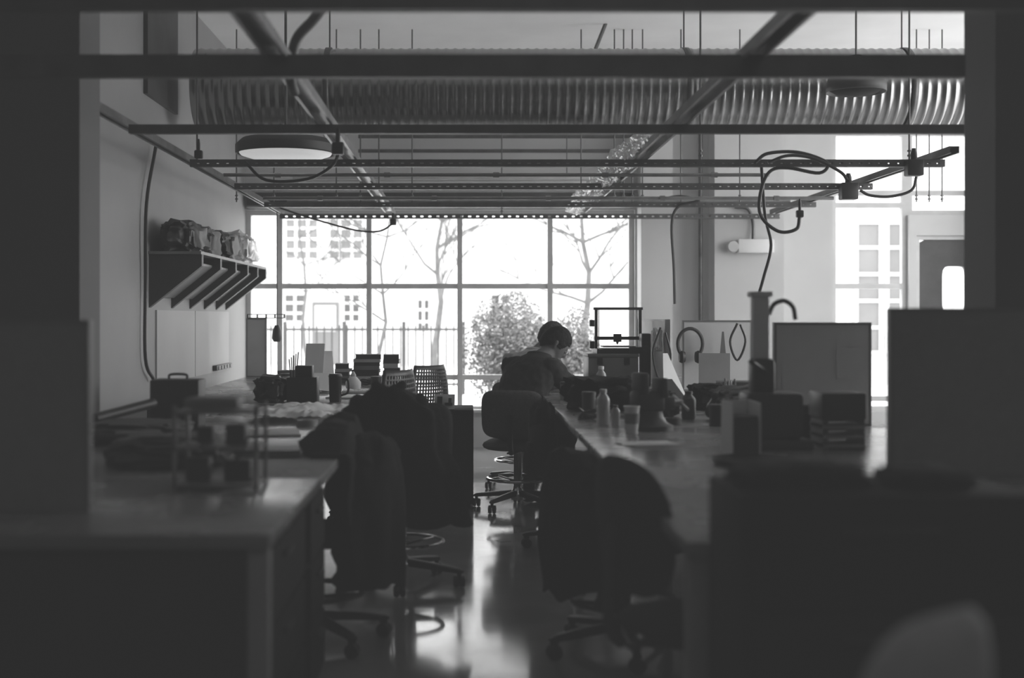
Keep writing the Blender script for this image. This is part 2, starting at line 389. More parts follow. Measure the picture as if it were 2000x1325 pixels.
def bundlefn(seed, lx, ly, lz):
    def f(u, v):
        a = 2*math.pi*v; th = math.pi*u
        p = Vector((math.sin(th)*math.cos(a), math.cos(th), math.sin(th)*math.sin(a)))
        k = 1+.28*noise.noise(p*2.5+Vector((seed, 0, 0)))+.18*noise.noise(p*6+Vector((seed, 5, 0)))
        q = Vector((math.copysign(abs(p.x)**.6, p.x)*lx, math.copysign(abs(p.y)**.6, p.y)*ly, math.copysign(abs(p.z)**.6, p.z)*lz))*k
        q.z = max(q.z, -lz*.85)
        return q
    return f
def bundle(name, loc, lx, ly, lz, m, label, cat, seed, rz=0.):
    b = MB().surf(28, 32, bundlefn(seed, lx, ly, lz))
    bmesh.ops.remove_doubles(b.bm, verts=b.bm.verts, dist=.0005)
    return one(name, b, m, label, cat, Vector(loc)+Vector((0, 0, lz*.85)), rz)
bundle('wrapped_bundle', (XL+.18, 8.98, 1.72), .13, .27, .12, 'dark', 'lumpy dark wrapped bundle at the near end of the wall shelf', 'bundle', 23)
bundle('wrapped_bundle', (XL+.18, 9.57, 1.72), .12, .26, .12, 'card', 'lumpy grey wrapped bundle second from near end of the wall shelf', 'bundle', 13)
bundle('wrapped_bundle', (XL+.19, 10.2, 1.72), .13, .28, .12, 'dark', 'lumpy dark wrapped bundle in the middle of the wall shelf', 'bundle', 3)
bundle('wrapped_bundle', (XL+.2, 10.95, 1.72), .14, .34, .14, 'glassy', 'shiny plastic wrapped bundle at window end of wall shelf', 'bundle', 9)
t = thing('power_strip', 'dark power strip on left wall just above the bench', 'power strip', (XL, 11.4, .815))
MB().b2(0.012, .05, -.55, .15, 0, .045, .005).build('housing', 'dark', t)
for k in range(5): MB().b2(.05, .056, -.48+k*.13, -.42+k*.13, .008, .037).build('socket', 'mid', t)

# ------------------------------------------------------------------ benches
def bench(x0, x1, y0, y1, label, first=False):
    t = thing('workbench', label, 'workbench', ((x0+x1)/2, (y0+y1)/2, 0))
    a, c = (x1-x0)/2, (y1-y0)/2; s_in = 1 if x0 < 0 else -1
    MB().b2(-a, a, -c, c, BZ-.035, BZ, .004).build('tabletop', 'bench', t)
    for sx in (-1, 1):
        for sy in (-1, 1):
            ins = .03 if (sx != s_in or (first and sy < 0)) else .42
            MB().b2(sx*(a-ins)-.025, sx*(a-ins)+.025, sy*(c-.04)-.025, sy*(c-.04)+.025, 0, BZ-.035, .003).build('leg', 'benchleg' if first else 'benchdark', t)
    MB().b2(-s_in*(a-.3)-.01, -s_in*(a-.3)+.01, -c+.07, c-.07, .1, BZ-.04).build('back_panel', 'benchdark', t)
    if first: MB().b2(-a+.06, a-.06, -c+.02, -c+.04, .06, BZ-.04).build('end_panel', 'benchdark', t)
bench(-1.6, -.46, 3.0, 4.05, 'nearest left grey workbench, its pale corner leg by the aisle', True)
bench(-1.6, -.46, 4.056, 7.5, 'left workbench behind the seam, holding the crumpled papers')
bench(-1.88, -.46, 7.506, 11.4, 'left workbench below the window, holding stacked books')
bench(.5, 2.0, 2.9, 5.9, 'nearest right grey workbench beside the black cabinet', True)
bench(.5, 2.0, 5.906, 8.6, 'right workbench holding the vise, cup and bottles')
bench(.5, 2.0, 8.606, 11.5, 'right workbench near the window carrying the frame printer')
def filler(x0, x1, y0, y1, label):  # added black drawer blocks standing in for the shade under the benches
    t = thing('shade_filler', label, 'cabinet', ((x0+x1)/2, (y0+y1)/2, 0)); a, c = (x1-x0)/2, (y1-y0)/2
    fs = 1 if x0 < 0 else -1
    MB().b2(-a, a, -c, c, .04, .69, .004).build('body', 'blackm', t)
    for k in range(3):
        dw = MB().b2(fs*a, fs*(a+.012), -c+.01, c-.01, .06+k*.21, .25+k*.21).build('drawer', 'blackm', t)
        MB().b2(fs*(a+.012), fs*(a+.025), -.06, .06, .2+k*.21, .212+k*.21).build('handle', 'black', dw)
    MB().b2(-a+.02, a-.02, -c+.02, c-.02, 0, .04).build('plinth', 'black', t)
filler(-.98, -.51, 3.12, 3.98, 'added black shade pedestal under the nearest left workbench')
filler(-.95, -.51, 4.1, 4.52, 'added black shade pedestal just past the seam of the left workbenches')
filler(1.02, 1.4, 3.1, 4.25, 'added black shade pedestal under the nearest right workbench')

def partition(x0, x1, y, ztop, label, m='panel', t_=.03, alongy=None):
    if alongy:
        t = thing('partition_panel', label, 'partition', (x0, (alongy[0]+alongy[1])/2, BZ), R(90)); hw = (alongy[1]-alongy[0])/2
    else:
        t = thing('partition_panel', label, 'partition', ((x0+x1)/2, y, BZ)); hw = (x1-x0)/2
    hh = ztop-BZ
    MB().b2(-hw+.012, hw-.012, -t_/2, t_/2, .012, hh-.012).build('board', m, t)
    MB().b2(-hw, -hw+.012, -t_*.6, t_*.6, 0, hh).b2(hw-.012, hw, -t_*.6, t_*.6, 0, hh).b2(-hw+.012, hw-.012, -t_*.6, t_*.6, 0, .012).b2(-hw+.012, hw-.012, -t_*.6, t_*.6, hh-.012, hh).build('edging', 'mid', t)
partition(-1.6, X(178, 3.35), 3.35, Zp(625, 3.35), 'grey partition panel at the far left front of the view')
partition(X(1735, 4.1), 2.0, 4.1, Zp(602, 4.1), 'grey partition panel in front of the right pillar')
partition(X(1510, 6.0), X(1700, 6.0), 6.0, Zp(630, 6.0), 'pale partition panel behind the dark machine on right bench', 'white')
partition(X(1332, 8.85), X(1470, 8.85), 8.85, Zp(626, 8.85), 'pale partition panel behind the headphones on right bench', 'white')
partition(1.41, 0, 0, 1.255, 'white partition edge-on beside the frame printer', 'white', alongy=(8.95, 10.4))
partition(-1.87, X(521, 10.9), 10.9, Zp(622, 10.9), 'tall grey end panel on left bench beside the window', 'light')
one('slotted_bracket', MB().b2(-.16, .16, -.02, .02, 0, .006).b2(-.16, .16, -.02, .02, .03, .036).b2(-.16, -.15, -.02, .02, .006, .03).b2(.15, .16, -.02, .02, .006, .03).b2(-.08, -.07, -.02, .02, .006, .03).b2(-.005, .005, -.02, .02, .006, .03).b2(.07, .08, -.02, .02, .006, .03), 'black', 'black slotted bar resting on the tall left end panel', 'bracket', (X(520, 10.9), 10.9, Zp(622, 10.9)))
t = thing('hanging_plug', 'black socket hanging on a cord before the left window pane', 'hanging socket', at(541, 668, 11.5))
MB().lathe([(.03, 0), (.045, .03), (.04, .1), (.02, .15)], n=16).build('socket', 'black', t)
MB().tube([(0, 0, .15), (0, .01, .5), (.0, 0, ZG-Zp(668, 11.5))], .005, 6).build('cord', 'black', t)
# ------------------------------------------------------------------ chairs
def caster(mb, p):
    for s_ in (-1, 1):
        mb.lathe([(.01, -.009), (.026, -.009), (.028, 0), (.026, .009), (.01, .009)], c=p+Vector((s_*.014, 0, 0)), n=18, m=Matrix.Rotation(R(90), 3, 'Y'))
    mb.box(p+Vector((0, 0, .03)), (.016, .03, .035), None, .004)
def chair(label, loc, rotz, seat_z=.46, b0=.5, b1=.86, bw=.40, back='chairfab', seat='chairfab', ring=True, perf=False, base_rot=0., basem='black', polem='chrome', corner=4.5):
    t = thing('office_chair', label, 'chair', loc, rotz)
    MB().lathe([(.05, .06), (.055, .1), (.035, .13), (.028, .15), (.028, seat_z-.09), (.06, seat_z-.08), (.06, seat_z-.07)], n=20).build('pole', polem if ring else basem, t)
    for k in range(5):
        a = base_rot+2*math.pi*k/5; dirv = Vector((math.cos(a), math.sin(a), 0))
        b = MB(); sd = Vector((-dirv.y, dirv.x, 0)); rs = []
        for s_, wz, zz in ((.04, .024, .105), (.17, .021, .092), (.29, .016, .078), (.31, .008, .074)):
            c = dirv*s_+Vector((0, 0, zz)); hz = wz*.7
            rs.append([c+sd*wz-Vector((0, 0, hz)), c+sd*wz+Vector((0, 0, hz*.6)), c+sd*wz*.5+Vector((0, 0, hz)), c-sd*wz*.5+Vector((0, 0, hz)), c-sd*wz+Vector((0, 0, hz*.6)), c-sd*wz-Vector((0, 0, hz))])
        lg = b.rings(rs).build('leg', basem, t)
        cb = MB(); caster(cb, dirv*.29+Vector((0, 0, .028))); cb.build('caster', 'black', lg)
    if ring:
        fr = MB().tube([(math.cos(2*math.pi*j/40)*.2, math.sin(2*math.pi*j/40)*.2, .2) for j in range(40)], .011, 8, closed=True)
        for k in range(3):
            a = 2*math.pi*k/3+.4; fr.tube([(.025*math.cos(a), .025*math.sin(a), .18), (.2*math.cos(a), .2*math.sin(a), .2)], .008, 6)
        fr.build('foot_ring', polem, t)
    mrot = Matrix.Translation((0, .02, seat_z-.035)) @ Matrix.Rotation(R(90), 4, 'X')
    MB().pad(.46, .45, .075, mrot, 3.2, -.0).build('seat', seat, t)
    MB().beam((0, -.1, seat_z-.075), (0, -.25, seat_z-.07), .06, .012, .003).tube(spl([(0, -.25, seat_z-.07), (0, -.285, seat_z-.02), (0, -.285, b0+.05), (0, -.275, (b0+b1)/2)], 5), .018, 8).build('back_bar', basem, t)
    mb = Matrix.Translation((0, -.24, (b0+b1)/2)) @ Matrix.Rotation(R(6), 4, 'X')
    if not perf: MB().pad(bw, b1-b0, .055, mb, corner, .03).build('backrest', back, t)
    else:
        b = MB(); hh = b1-b0; nu, nv = 16, 16
        def f(u, v):
            vv = v; wv = bw*(1-.25*vv**3)
            return mb @ Vector(((u-.5)*wv, .16*(u-.5)**2+.03*(vv-.3)**2*2, (vv-.5)*hh))
        for i in range(nu):
            for j in range(nv):
                q = [f(i/nu, j/nv), f((i+1)/nu, j/nv), f((i+1)/nu, (j+1)/nv), f(i/nu, (j+1)/nv)]; c = (q[0]+q[1]+q[2]+q[3])/4
                if 1 <= i < nu-1 and 1 <= j < nv-1:
                    inn = [c+(p-c)*.55 for p in q]
                    V = [b.bm.verts.new(p) for p in q]; W = [b.bm.verts.new(p) for p in inn]
                    for k in range(4): b.bm.faces.new((V[k], V[(k+1) % 4], W[(k+1) % 4], W[k]))
                else: b.bm.faces.new([b.bm.verts.new(p) for p in q])
        bmesh.ops.remove_doubles(b.bm, verts=b.bm.verts, dist=.0003)
        b.build('backrest', back, t, mods=[('SOLIDIFY', dict(thickness=.008))])
    return t
def coat(label, loc, rotz, rings_, seed, sleeves=True, name='coat', collar=True):
    t = thing(name, label, 'coat', loc, rotz); n = 56; rs = []
    zs = [r[0] for r in rings_]
    K = 30
    for i in range(K+1):
        z = zs[0]+(zs[-1]-zs[0])*i/K
        for a, b in zip(rings_[:-1], rings_[1:]):
            if a[0] >= z >= b[0]-1e-6:
                f = (a[0]-z)/(a[0]-b[0]); f2 = f*f*(3-2*f); pr = [a[k]+(b[k]-a[k])*f2 for k in range(4)]; break
        ring = []; low = i/K
        for j in range(n):
            an = 2*math.pi*j/n
            fold = 1+low*.12*math.sin(an*7+seed+2*low)+.2*noise.noise(Vector((math.cos(an)*2+seed, math.sin(an)*2, z*5)))
            zz = z+low*.10*noise.noise(Vector((math.cos(an)*1.3, math.sin(an)*1.3+seed, 1)))+(1-low)*.04*noise.noise(Vector((math.cos(an)*1.5, math.sin(an)*1.5, seed)))
            ring.append((pr[1]+pr[2]*fold*math.cos(an), pr[3]*fold*math.sin(an), zz))
        rs.append(ring)
    MB().rings(rs).build('body', 'cloth', t)
    if sleeves:
        r0 = rings_[1]
        for s_ in (-1, 1):
            x0 = r0[1]+s_*r0[2]*.9
            MB().tube(spl([(x0, .0, r0[0]-.02), (x0+s_*.05, .02, r0[0]-.15), (x0+s_*.05, .03, r0[0]-.35), (x0+s_*.02, .05, r0[0]-.5)], 5), [.05+.015*math.sin(i*1.3) for i in range(16)], 12).build('sleeve', 'cloth', t)
    if collar: MB().tube([(rings_[0][1]+.06*math.cos(2*math.pi*j/24), .04*math.sin(2*math.pi*j/24), rings_[0][0]-.01+.015*math.cos(4*math.pi*j/24)) for j in range(24)], .022, 8, closed=True).build('collar', 'cloth', t)
    return t
chair('fabric office chair in which the dark-jacketed person sits', (.345, 8.5, 0), R(-12), b0=.48, b1=.80, bw=.41, base_rot=.5)
chair('office chair under the pale-shirted person, half hidden behind front sitter', (.42, 9.6, 0), R(-12), b0=.5, b1=.80, bw=.38, base_rot=.1)
chair('black office chair under the big hanging coat, base showing in left aisle', (-.31, 6.1, 0), R(15), b0=.5, b1=.88, back='blackm', seat='blackm', base_rot=-.55)
coat('large black coat hung over the left aisle chair', (-.35, 5.83, 0), R(8), [(.955, -.0, .05, .05), (.92, 0, .12, .085), (.84, .0, .22, .10), (.72, .0, .27, .12), (.55, .02, .28, .12), (.34, .06, .29, .11)], 1.0)
chair('black office chair nearest the camera at the left bench', (-.60, 5.0, 0), R(80), b0=.5, b1=.72, bw=.40, back='blackm', seat='blackm', base_rot=.2, polem='black')
coat('black coat hung over the nearest left bench chair', (-.37, 4.96, 0), R(74), [(.80, 0.04, .08, .05), (.77, 0.03, .16, .08), (.66, 0, .22, .10), (.46, .0, .25, .105), (.24, .02, .22, .10)], 2.0, True, collar=False)
def drape(sgn, seed, ln):
    prof = [(.16, .012), (.12, .06), (.05, .10), (-.01, .085), (-.035, .02), (-.04, -.12), (-.035, -.25), (-.045, -.36)]
    def f(u, v):
        q = v*(len(prof)-1); i = min(int(q), len(prof)-2); k = q-i
        x = prof[i][0]+(prof[i+1][0]-prof[i][0])*k; z = prof[i][1]+(prof[i+1][1]-prof[i][1])*k
        y = (u-.5)*ln; e = min(1, 4*min(u, 1-u)); e = e*e*(3-2*e)
        nn = noise.noise(Vector((y*6+seed, v*3, 4)))*.035+.015*noise.noise(Vector((y*16+seed, v*7, 1)))
        tp = z > .01
        return Vector((sgn*(x*(.6+.4*e)+(.3*nn if tp else -abs(nn)-.004)), y*(1-.15*v)+.01*nn, (max(.006, z*e+nn*e) if tp else z*(.7+.3*e))+.004))
    return f
one('jacket', MB().surf(40, 40, drape(-1, 3., .95)), 'cloth', 'black jacket slumped over the aisle edge of the left bench', 'coat', (-.46, 5.05, BZ), 0, mods=[('SOLIDIFY', dict(thickness=.006, offset=1))])
chair('perforated plastic chair at left bench, nearer the large coat', (-.57, 7.7, 0), R(60), b0=.5, b1=.955, bw=.42, back='black', seat='black', perf=True, ring=False, base_rot=.3)
chair('perforated plastic chair at left bench, light showing through its back', (-.42, 9.65, 0), R(50), b0=.5, b1=.91, bw=.44, back='black', seat='black', perf=True, ring=False, base_rot=.9)
chair('black office chair at right bench just behind the sitter, caster in aisle', (.62, 7.0, 0), R(-82), b0=.48, b1=.70, bw=.38, back='blackm', seat='blackm', base_rot=math.pi-.15+1.43)
coat('black jacket slung over chair back beside the sitter', (.415, 6.98, 0), R(-82), [(.80, 0, .10, .04), (.77, 0, .17, .06), (.62, 0, .2, .06), (.42, .0, .21, .06)], 4.0, False, 'jacket', False)
chair('black office chair at right bench under the low hanging coat', (.60, 4.85, 0), R(-75), b0=.48, b1=.66, bw=.36, back='blackm', seat='blackm', base_rot=math.pi+.35+1.31, polem='black')
coat('black coat hung low over a right bench chair', (.40, 4.8, 0), R(-70), [(.765, 0.03, .10, .04), (.73, 0.02, .18, .075), (.60, 0, .24, .09), (.42, .0, .24, .09), (.24, -.04, .16, .07)], 6.0, True, collar=False)
chair('round-backed black chair nearest the camera at the right bench', (.655, 3.53, 0), R(-70), b0=.52, b1=.90, bw=.42, back='blackm', seat='blackm', base_rot=.6, polem='black', corner=2.6)
chair('pale-backed chair cut off at the lower right corner', (.43, 1.75, 0), R(35), b0=.5, b1=.92, bw=.26, back='palefab', seat='chairfab', base_rot=.1, corner=3.)

t = thing('low_cabinet', 'low black cabinet standing in the aisle left of the sitter', 'cabinet', (-.14, 8.72, 0))
MB().b2(-.27, .19, -.25, .25, .03, .655, .004).build('body', 'blackm', t)
MB().b2(-.26, -.04, -.262, -.25, .06, .62).build('door', 'black', t); MB().b2(-.03, .18, -.262, -.25, .06, .62).build('door', 'black', t)
for s_ in (-1, 1): MB().b2(-.035+s_*.03-.006, -.035+s_*.03+.006, -.272, -.262, .35, .45).build('handle', 'dark', t)
MB().b2(-.24, .17, -.2, .2, 0, .03).build('plinth', 'blackm', t)
t = thing('picture_card', 'small white card with a black squarish mark, on low cabinet', 'card', (X(868, 8.55), 8.55, .656), R(-10))
MB().box((0, 0, .05), (.14, .004, .1), (R(-12), 0, 0)).build('card', 'white', t)
b = MB()
for c, s_ in (((-.03, -.012, .055), (.035, .06)), ((.03, -.012, .035), (.05, .018)), ((.04, -.013, .06), (.02, .03))): b.box(c, (s_[0], .004, s_[1]), (R(-12), 0, 0))
b.build('mark', 'black', t)
t = thing('tool_cabinet', 'black drawer cabinet at the front end of the right bench', 'cabinet', (.83, 2.68, 0))
MB().b2(-.29, .29, -.17, .17, .04, .92, .008).build('body', 'blackm', t)
for k in range(4):
    dw = MB().b2(-.27, .27, -.185, -.17, .07+k*.21, .265+k*.21, .004).build('drawer', 'blackm', t)
    MB().b2(-.1, .1, -.2, -.185, .215+k*.21, .23+k*.21, .003).build('handle', 'black', dw)
MB().b2(-.27, .27, -.15, .15, 0, .04).build('plinth', 'black', t)
bundle('tool_roll', (.69, 2.68, .92), .13, .11, .025, 'cloth', 'lumpy black tool roll lying on the front black drawer cabinet', 'tool roll', 81)
bundle('work_glove', (.95, 2.66, .92), .08, .1, .02, 'cloth', 'crumpled black glove on top of the front drawer cabinet', 'glove', 87)
# ------------------------------------------------------------------ people
def roundcone(mb, p0, p1, r0, r1, n=16, sq=1.):
    p0 = Vector(p0); p1 = Vector(p1); d = p1-p0; L = d.length; q = d.to_track_quat('Z', 'X').to_matrix()
    prof = []
    for i in range(1, 7): a = R(90)*i/6; prof.append((r0*math.sin(a), -r0*math.cos(a)))
    for i in range(0, 6): a = R(90)*i/6; prof.append((r1*math.cos(a), L+r1*math.sin(a)))
    mb.lathe(prof, c=p0, n=n, m=q)
def limb(mb, pts, rs):
    for i in range(len(pts)-1): roundcone(mb, pts[i], pts[i+1], rs[i], rs[i+1])
def head_pt(v):
    x, y, z = v
    px, py, pz = x*.077, y*.096, z*.118
    if z < 0: px *= 1-.28*z*z
    if y > 0:
        if z < -.3: py += .012*min(1, (-z-.3)/.4)
        py += .026*math.exp(-((x/.17)**2+((z+.12)/.17)**2))+.012*math.exp(-((x/.12)**2+((z-.08)/.15)**2))
        py -= .012*math.exp(-(((abs(x)-.36)/.17)**2+((z-.06)/.12)**2))
        py += .006*math.exp(-((x/.5)**2+((z-.25)/.1)**2))
        py += .007*math.exp(-((x/.28)**2+((z+.48)/.07)**2))+.006*math.exp(-((x/.25)**2+((z+.62)/.06)**2))
        py -= .004*math.exp(-((x/.3)**2+((z+.55)/.03)**2))
        py += .008*math.exp(-((x/.3)**2+((z+.85)/.14)**2))
    else:
        if z < -.35: py *= 1-.35*min(1, (-z-.35)/.5)
    return Vector((px, py, pz))
def person(label, loc, yaw, top, hairm, headyaw, headpitch, seed, HC, vox):
    t = thing('person', label, 'person', loc, yaw)
    b = MB()
    secs = [((0, -.02, .475), .15, .11), ((0, 0, .54), .178, .125), ((0, .015, .63), .172, .12), ((0, .045, .72), .172, .118), ((.005, .09, .81), .186, .124), ((.01, .135, .89), .196, .118), ((.02, .18, .955), .172, .098), ((.028, .21, .995), .105, .075), ((.03, .225, 1.02), .06, .058)]
    rs = []
    for i, (c, rx, ry) in enumerate(secs):
        c = Vector(c); a = Vector(secs[max(0, i-1)][0]); e = Vector(secs[min(len(secs)-1, i+1)][0]); tg = (e-a).normalized()
        fw = (Vector((0, 1, 0))-tg*tg.y).normalized()
        rs.append([c+Vector((1, 0, 0))*rx*math.cos(2*math.pi*j/32)+fw*ry*math.sin(2*math.pi*j/32) for j in range(32)])
    b.rings(rs)
    HC = Vector(HC)
    roundcone(b, (.028, .21, .985), HC+Vector((-.01, -.05, -.05)), .06, .054)
    arms = {1: [(.17, .165, .935), (.26, .30, .775), (.15, .50, .812)], -1: [(-.155, .165, .935), (-.24, .31, .77), (-.03, .545, .812)]}
    for s_, P in arms.items():
        P = [Vector(p) for p in P]
        limb(b, [P[0]*.5+Vector((s_*.04, .09, .47)), P[0], (P[0]+P[1])/2, P[1]], [.072, .07, .06, .054]); limb(b, [P[1], (P[1]*.6+P[2]*.4), P[2]], [.053, .049, .036])
        fdir = (P[2]-P[1]).normalized(); side = Vector((fdir.y, -fdir.x, 0)).normalized(); dn = Vector((0, 0, -1))
        for q in (-.022, -.008, .008, .022): roundcone(b, P[2]+side*q*.6, P[2]+fdir*.085+side*q+dn*.006, .017, .012, 8)
        for q, ln in ((-.028, .062), (-.0095, .075), (.0095, .07), (.028, .055)):
            k0 = P[2]+fdir*.085+side*q+dn*.006; k1 = k0+fdir*ln*.45+dn*.008+side*q*.15; k2 = k1+fdir*ln*.3+dn*.014; k3 = k2+fdir*ln*.2+dn*.012
            roundcone(b, k0, k1, .0095, .0085, 8); roundcone(b, k1, k2, .0085, .008, 8); roundcone(b, k2, k3, .008, .007, 8)
        th = -s_; t0 = P[2]+fdir*.02+side*th*.02; t1 = t0+fdir*.035+side*th*.03+dn*.01; t2 = t1+fdir*.032+side*th*.01+dn*.008
        roundcone(b, t0, t1, .014, .0105, 8); roundcone(b, t1, t2, .0105, .0085, 8)
    legs = {1: [(.09, .02, .55), (.135, .42, .555), (.13, .36, .12)], -1: [(-.09, .02, .55), (-.13, .40, .555), (-.12, .30, .12)]}
    for s_, P in legs.items():
        P = [Vector(p) for p in P]
        limb(b, [P[0], (P[0]+P[1])/2, P[1]], [.092, .08, .062]); limb(b, [P[1], P[1]*.65+P[2]*.35+Vector((0, -.015, 0)), P[2]], [.06, .058, .04])
        roundcone(b, P[2]+Vector((0, -.02, -.07)), P[2]+Vector((0, .1, -.082)), .042, .034); roundcone(b, P[2], P[2]+Vector((0, 0, -.06)), .042, .044); roundcone(b, P[2]+Vector((0, .1, -.082)), P[2]+Vector((s_*.01, .17, -.085)), .036, .028)
    HM = Matrix.Translation(HC) @ Matrix.Rotation(R(-headyaw), 4, 'Z') @ Matrix.Rotation(R(-headpitch), 4, 'X')
    nu, nv = 40, 48; rs = []
    for i in range(1, nu):
        th = math.pi*i/nu
        rs.append([HM @ head_pt((math.sin(th)*math.cos(2*math.pi*j/nv), math.sin(th)*math.sin(2*math.pi*j/nv), math.cos(th))) for j in range(nv)])
    b.rings(rs)
    for s_ in (-1, 1):
        roundcone(b, HM @ Vector((s_*.072, -.012, -.026)), HM @ Vector((s_*.080, -.020, .008)), .010, .014, 10)
    tmp = b.build('tmp_body', 'skin')
    rm = tmp.modifiers.new('r', 'REMESH'); rm.mode = 'VOXEL'; rm.voxel_size = vox
    sm = tmp.modifiers.new('s', 'SMOOTH'); sm.factor = .5; sm.iterations = 3
    dg = bpy.context.evaluated_depsgraph_get(); me = bpy.data.meshes.new_from_object(tmp.evaluated_get(dg)); me.name = 'body'
    old = tmp.data; bpy.data.objects.remove(tmp); bpy.data.meshes.remove(old)
    me.materials.clear()
    for k in ('skin', top, 'trousers', 'shoe'): me.materials.append(M[k])
    wr = [Vector(arms[1][2]), Vector(arms[-1][2])]; el = [Vector(arms[1][1]), Vector(arms[-1][1])]
    WE = [(w_, (w_-e_).normalized()) for w_, e_ in zip(wr, el)]
    nk = Vector((.03, .225, 1.005)); nd = (HC-nk).normalized()
    def hand(co, lim):
        for w_, d_ in WE:
            q = co-w_
            if q.length < .25 and q.dot(d_) > lim: return True
        return False
    nrm = [v.normal.copy() for v in me.vertices]
    for v, nn in zip(me.vertices, nrm):
        co = v.co
        if .14 < co.z < .99 and not hand(co, -.01):
            v.co = co+nn*(.008+.010*noise.noise(co*9+Vector((seed, 0, 0)))+.006*noise.noise(co*25))
    me.shade_smooth()
    mi = []
    for p in me.polygons:
        c = p.center; k = 1
        if hand(c, -.005): k = 0
        elif (c-nk).dot(nd) > .0 and (c-HC).length < .2: k = 0
        elif c.z < .10: k = 3
        elif c.z < .53 or (c.y > .13 and c.z < .66 and abs(c.x) < .24): k = 2
        mi.append(k)
    me.polygons.foreach_set('material_index', mi)
    o = bpy.data.objects.new('body', me); COL.objects.link(o); o.parent = t
    hb = MB(); V = {}
    nu, nv = 60, 72
    def keep(th, a):
        v = (math.sin(th)*math.cos(a), math.sin(th)*math.sin(a), math.cos(th)); x, y, z = v
        # hairline: forehead high, smooth slope to the sideburn, over the ear and down to the nape
        s_ = max(0., min(1., (y-.30)/.40)); s_ = s_*s_*(3-2*s_)
        lim = -.08+.52*s_
        if y < -.15: lim = -.08-(-.15-y)*.75
        return z > lim
    for i in range(nu+1):
        for j in range(nv):
            th = math.pi*max(.01, i)/nu; a = 2*math.pi*j/nv; v = Vector((math.sin(th)*math.cos(a), math.sin(th)*math.sin(a), math.cos(th)))
            off = .010+.011*max(0, v.z)+.003*noise.noise(v*5+Vector((seed, 0, 0)))+.003*noise.noise(Vector((v.x*16, v.y*16, v.z*5)))
            edge = 1 if keep(th+.15, a) else .5
            p = head_pt(v); V[i, j] = (HM @ (p+v*off*edge))
    vs = {}
    def gv(i, j):
        j %= nv
        if (i, j) not in vs: vs[i, j] = hb.bm.verts.new(V[i, j])
        return vs[i, j]
    for i in range(nu):
        for j in range(nv):
            if keep(math.pi*(i+.5)/nu, 2*math.pi*(j+.5)/nv): hb.bm.faces.new((gv(i, j), gv(i, j+1), gv(i+1, j+1), gv(i+1, j)))
    hb.build('hair', hairm, t, mods=[('SOLIDIFY', dict(thickness=.012, offset=-1))])
    for s_ in (-1, 1):
        e = MB(); c = HM @ Vector((s_*.029, .083, .006)); roundcone(e, c, c+Vector((0, 0, .0005)), .011, .011, 12); e.build('eye', 'eye', t)
    MB().tube([nk+Vector((.073*math.cos(2*math.pi*j/28), .062*math.sin(2*math.pi*j/28)-.008, .005-.02*math.sin(2*math.pi*j/28))) for j in range(28)], .017, 8, closed=True).build('collar', top, t)
    return t
person('person in dark jacket sitting hunched over the right bench, head bowed', (.33, 8.44, 0), R(-40), 'jacket', 'hair', 34, 42, 1., (.06, .345, 1.085), .0065)
person('person in pale shirt seated mostly hidden behind the dark-jacketed one', (.38, 9.52, 0), R(-36), 'shirt', 'hair2', 20, 30, 7., (.085, .33, 1.11), .0085)
# ------------------------------------------------------------------ right bench objects
t = thing('equipment_case', 'grey box on right bench carrying the frame printer', 'box', (X(1192, 9.65), 9.65, BZ))
MB().b2(-.185, .185, -.2, .2, 0, .215, .008).build('body', 'mid', t); MB().b2(-.19, .19, -.205, .205, .215, .24, .006).build('lid', 'mid', t)
for s_ in (-1, 1): MB().b2(s_*.1-.02, s_*.1+.02, -.212, -.2, .16, .21).build('latch', 'black', t)
t = thing('desktop_printer', 'black open-frame machine printer standing on the grey box', '3d printer', (X(1207, 9.65), 9.65, BZ+.24))
MB().b2(-.175, .175, -.17, -.14, 0, .035).b2(-.175, .175, .14, .17, 0, .035).b2(-.175, -.14, -.14, .14, 0, .035).b2(.14, .175, -.14, .14, 0, .035).build('base_frame', 'black', t)
for s_ in (-1, 1): MB().b2(s_*.165-.011, s_*.165+.011, -.02, .02, .035, .325).build('upright', 'black', t)
MB().b2(-.185, .185, -.02, .02, .325, .345).build('top_bar', 'black', t)
MB().b2(-.18, .18, -.03, -.005, .10, .125).build('gantry', 'black', t)
MB().b2(-.12, .12, -.12, .12, .045, .055).build('bed', 'dark', t)
MB().b2(-.04, .02, -.06, -.03, .085, .145, .004).lathe([(.004, 0), (.012, .02)], c=(-.01, -.045, .066), n=10).build('print_head', 'black', t)
for s_ in (-1, 1): MB().tube([(s_*.145, 0, .035), (s_*.145, 0, .325)], .004, 6).build('guide_rod', 'steel', t)
MB().b2(-.215, -.18, -.03, .02, .20, .25, .004).build('motor', 'black', t); MB().b2(-.215, -.18, -.03, .03, .035, .09, .004).build('motor', 'black', t)
MB().b2(.06, .16, -.2, -.17, .0, .05, .004).build('control_box', 'black', t)
t = thing('speaker', 'tall narrow black speaker to the right of the frame printer', 'speaker', (X(1251, 9.45)+.04, 9.5, BZ))
MB().b2(-.035, .035, -.07, .07, 0, .39, .01).build('cabinet', 'black', t)
MB().lathe([(.026, 0), (.02, -.006), (.008, .0)], c=(0, -.072, .28), n=20, m=Matrix.Rotation(R(90), 3, 'X')).build('cone', 'dark', t)
t = thing('headphones', 'large dark headphones hung on the pale partition by the printer', 'headphones', at(1348, 672, 8.78))
MB().tube([(.085*math.cos(R(a)), 0, .105*math.sin(R(a))) for a in range(-60, 241, 10)], .012, 8).build('headband', 'dark', t)
for s_ in (-1, 1): MB().lathe([(.035, -.02), (.045, 0), (.035, .02)], c=(s_*.055, 0, -.09), n=18, m=Matrix.Rotation(R(90), 3, 'Y')).build('ear_cup', 'black', t)
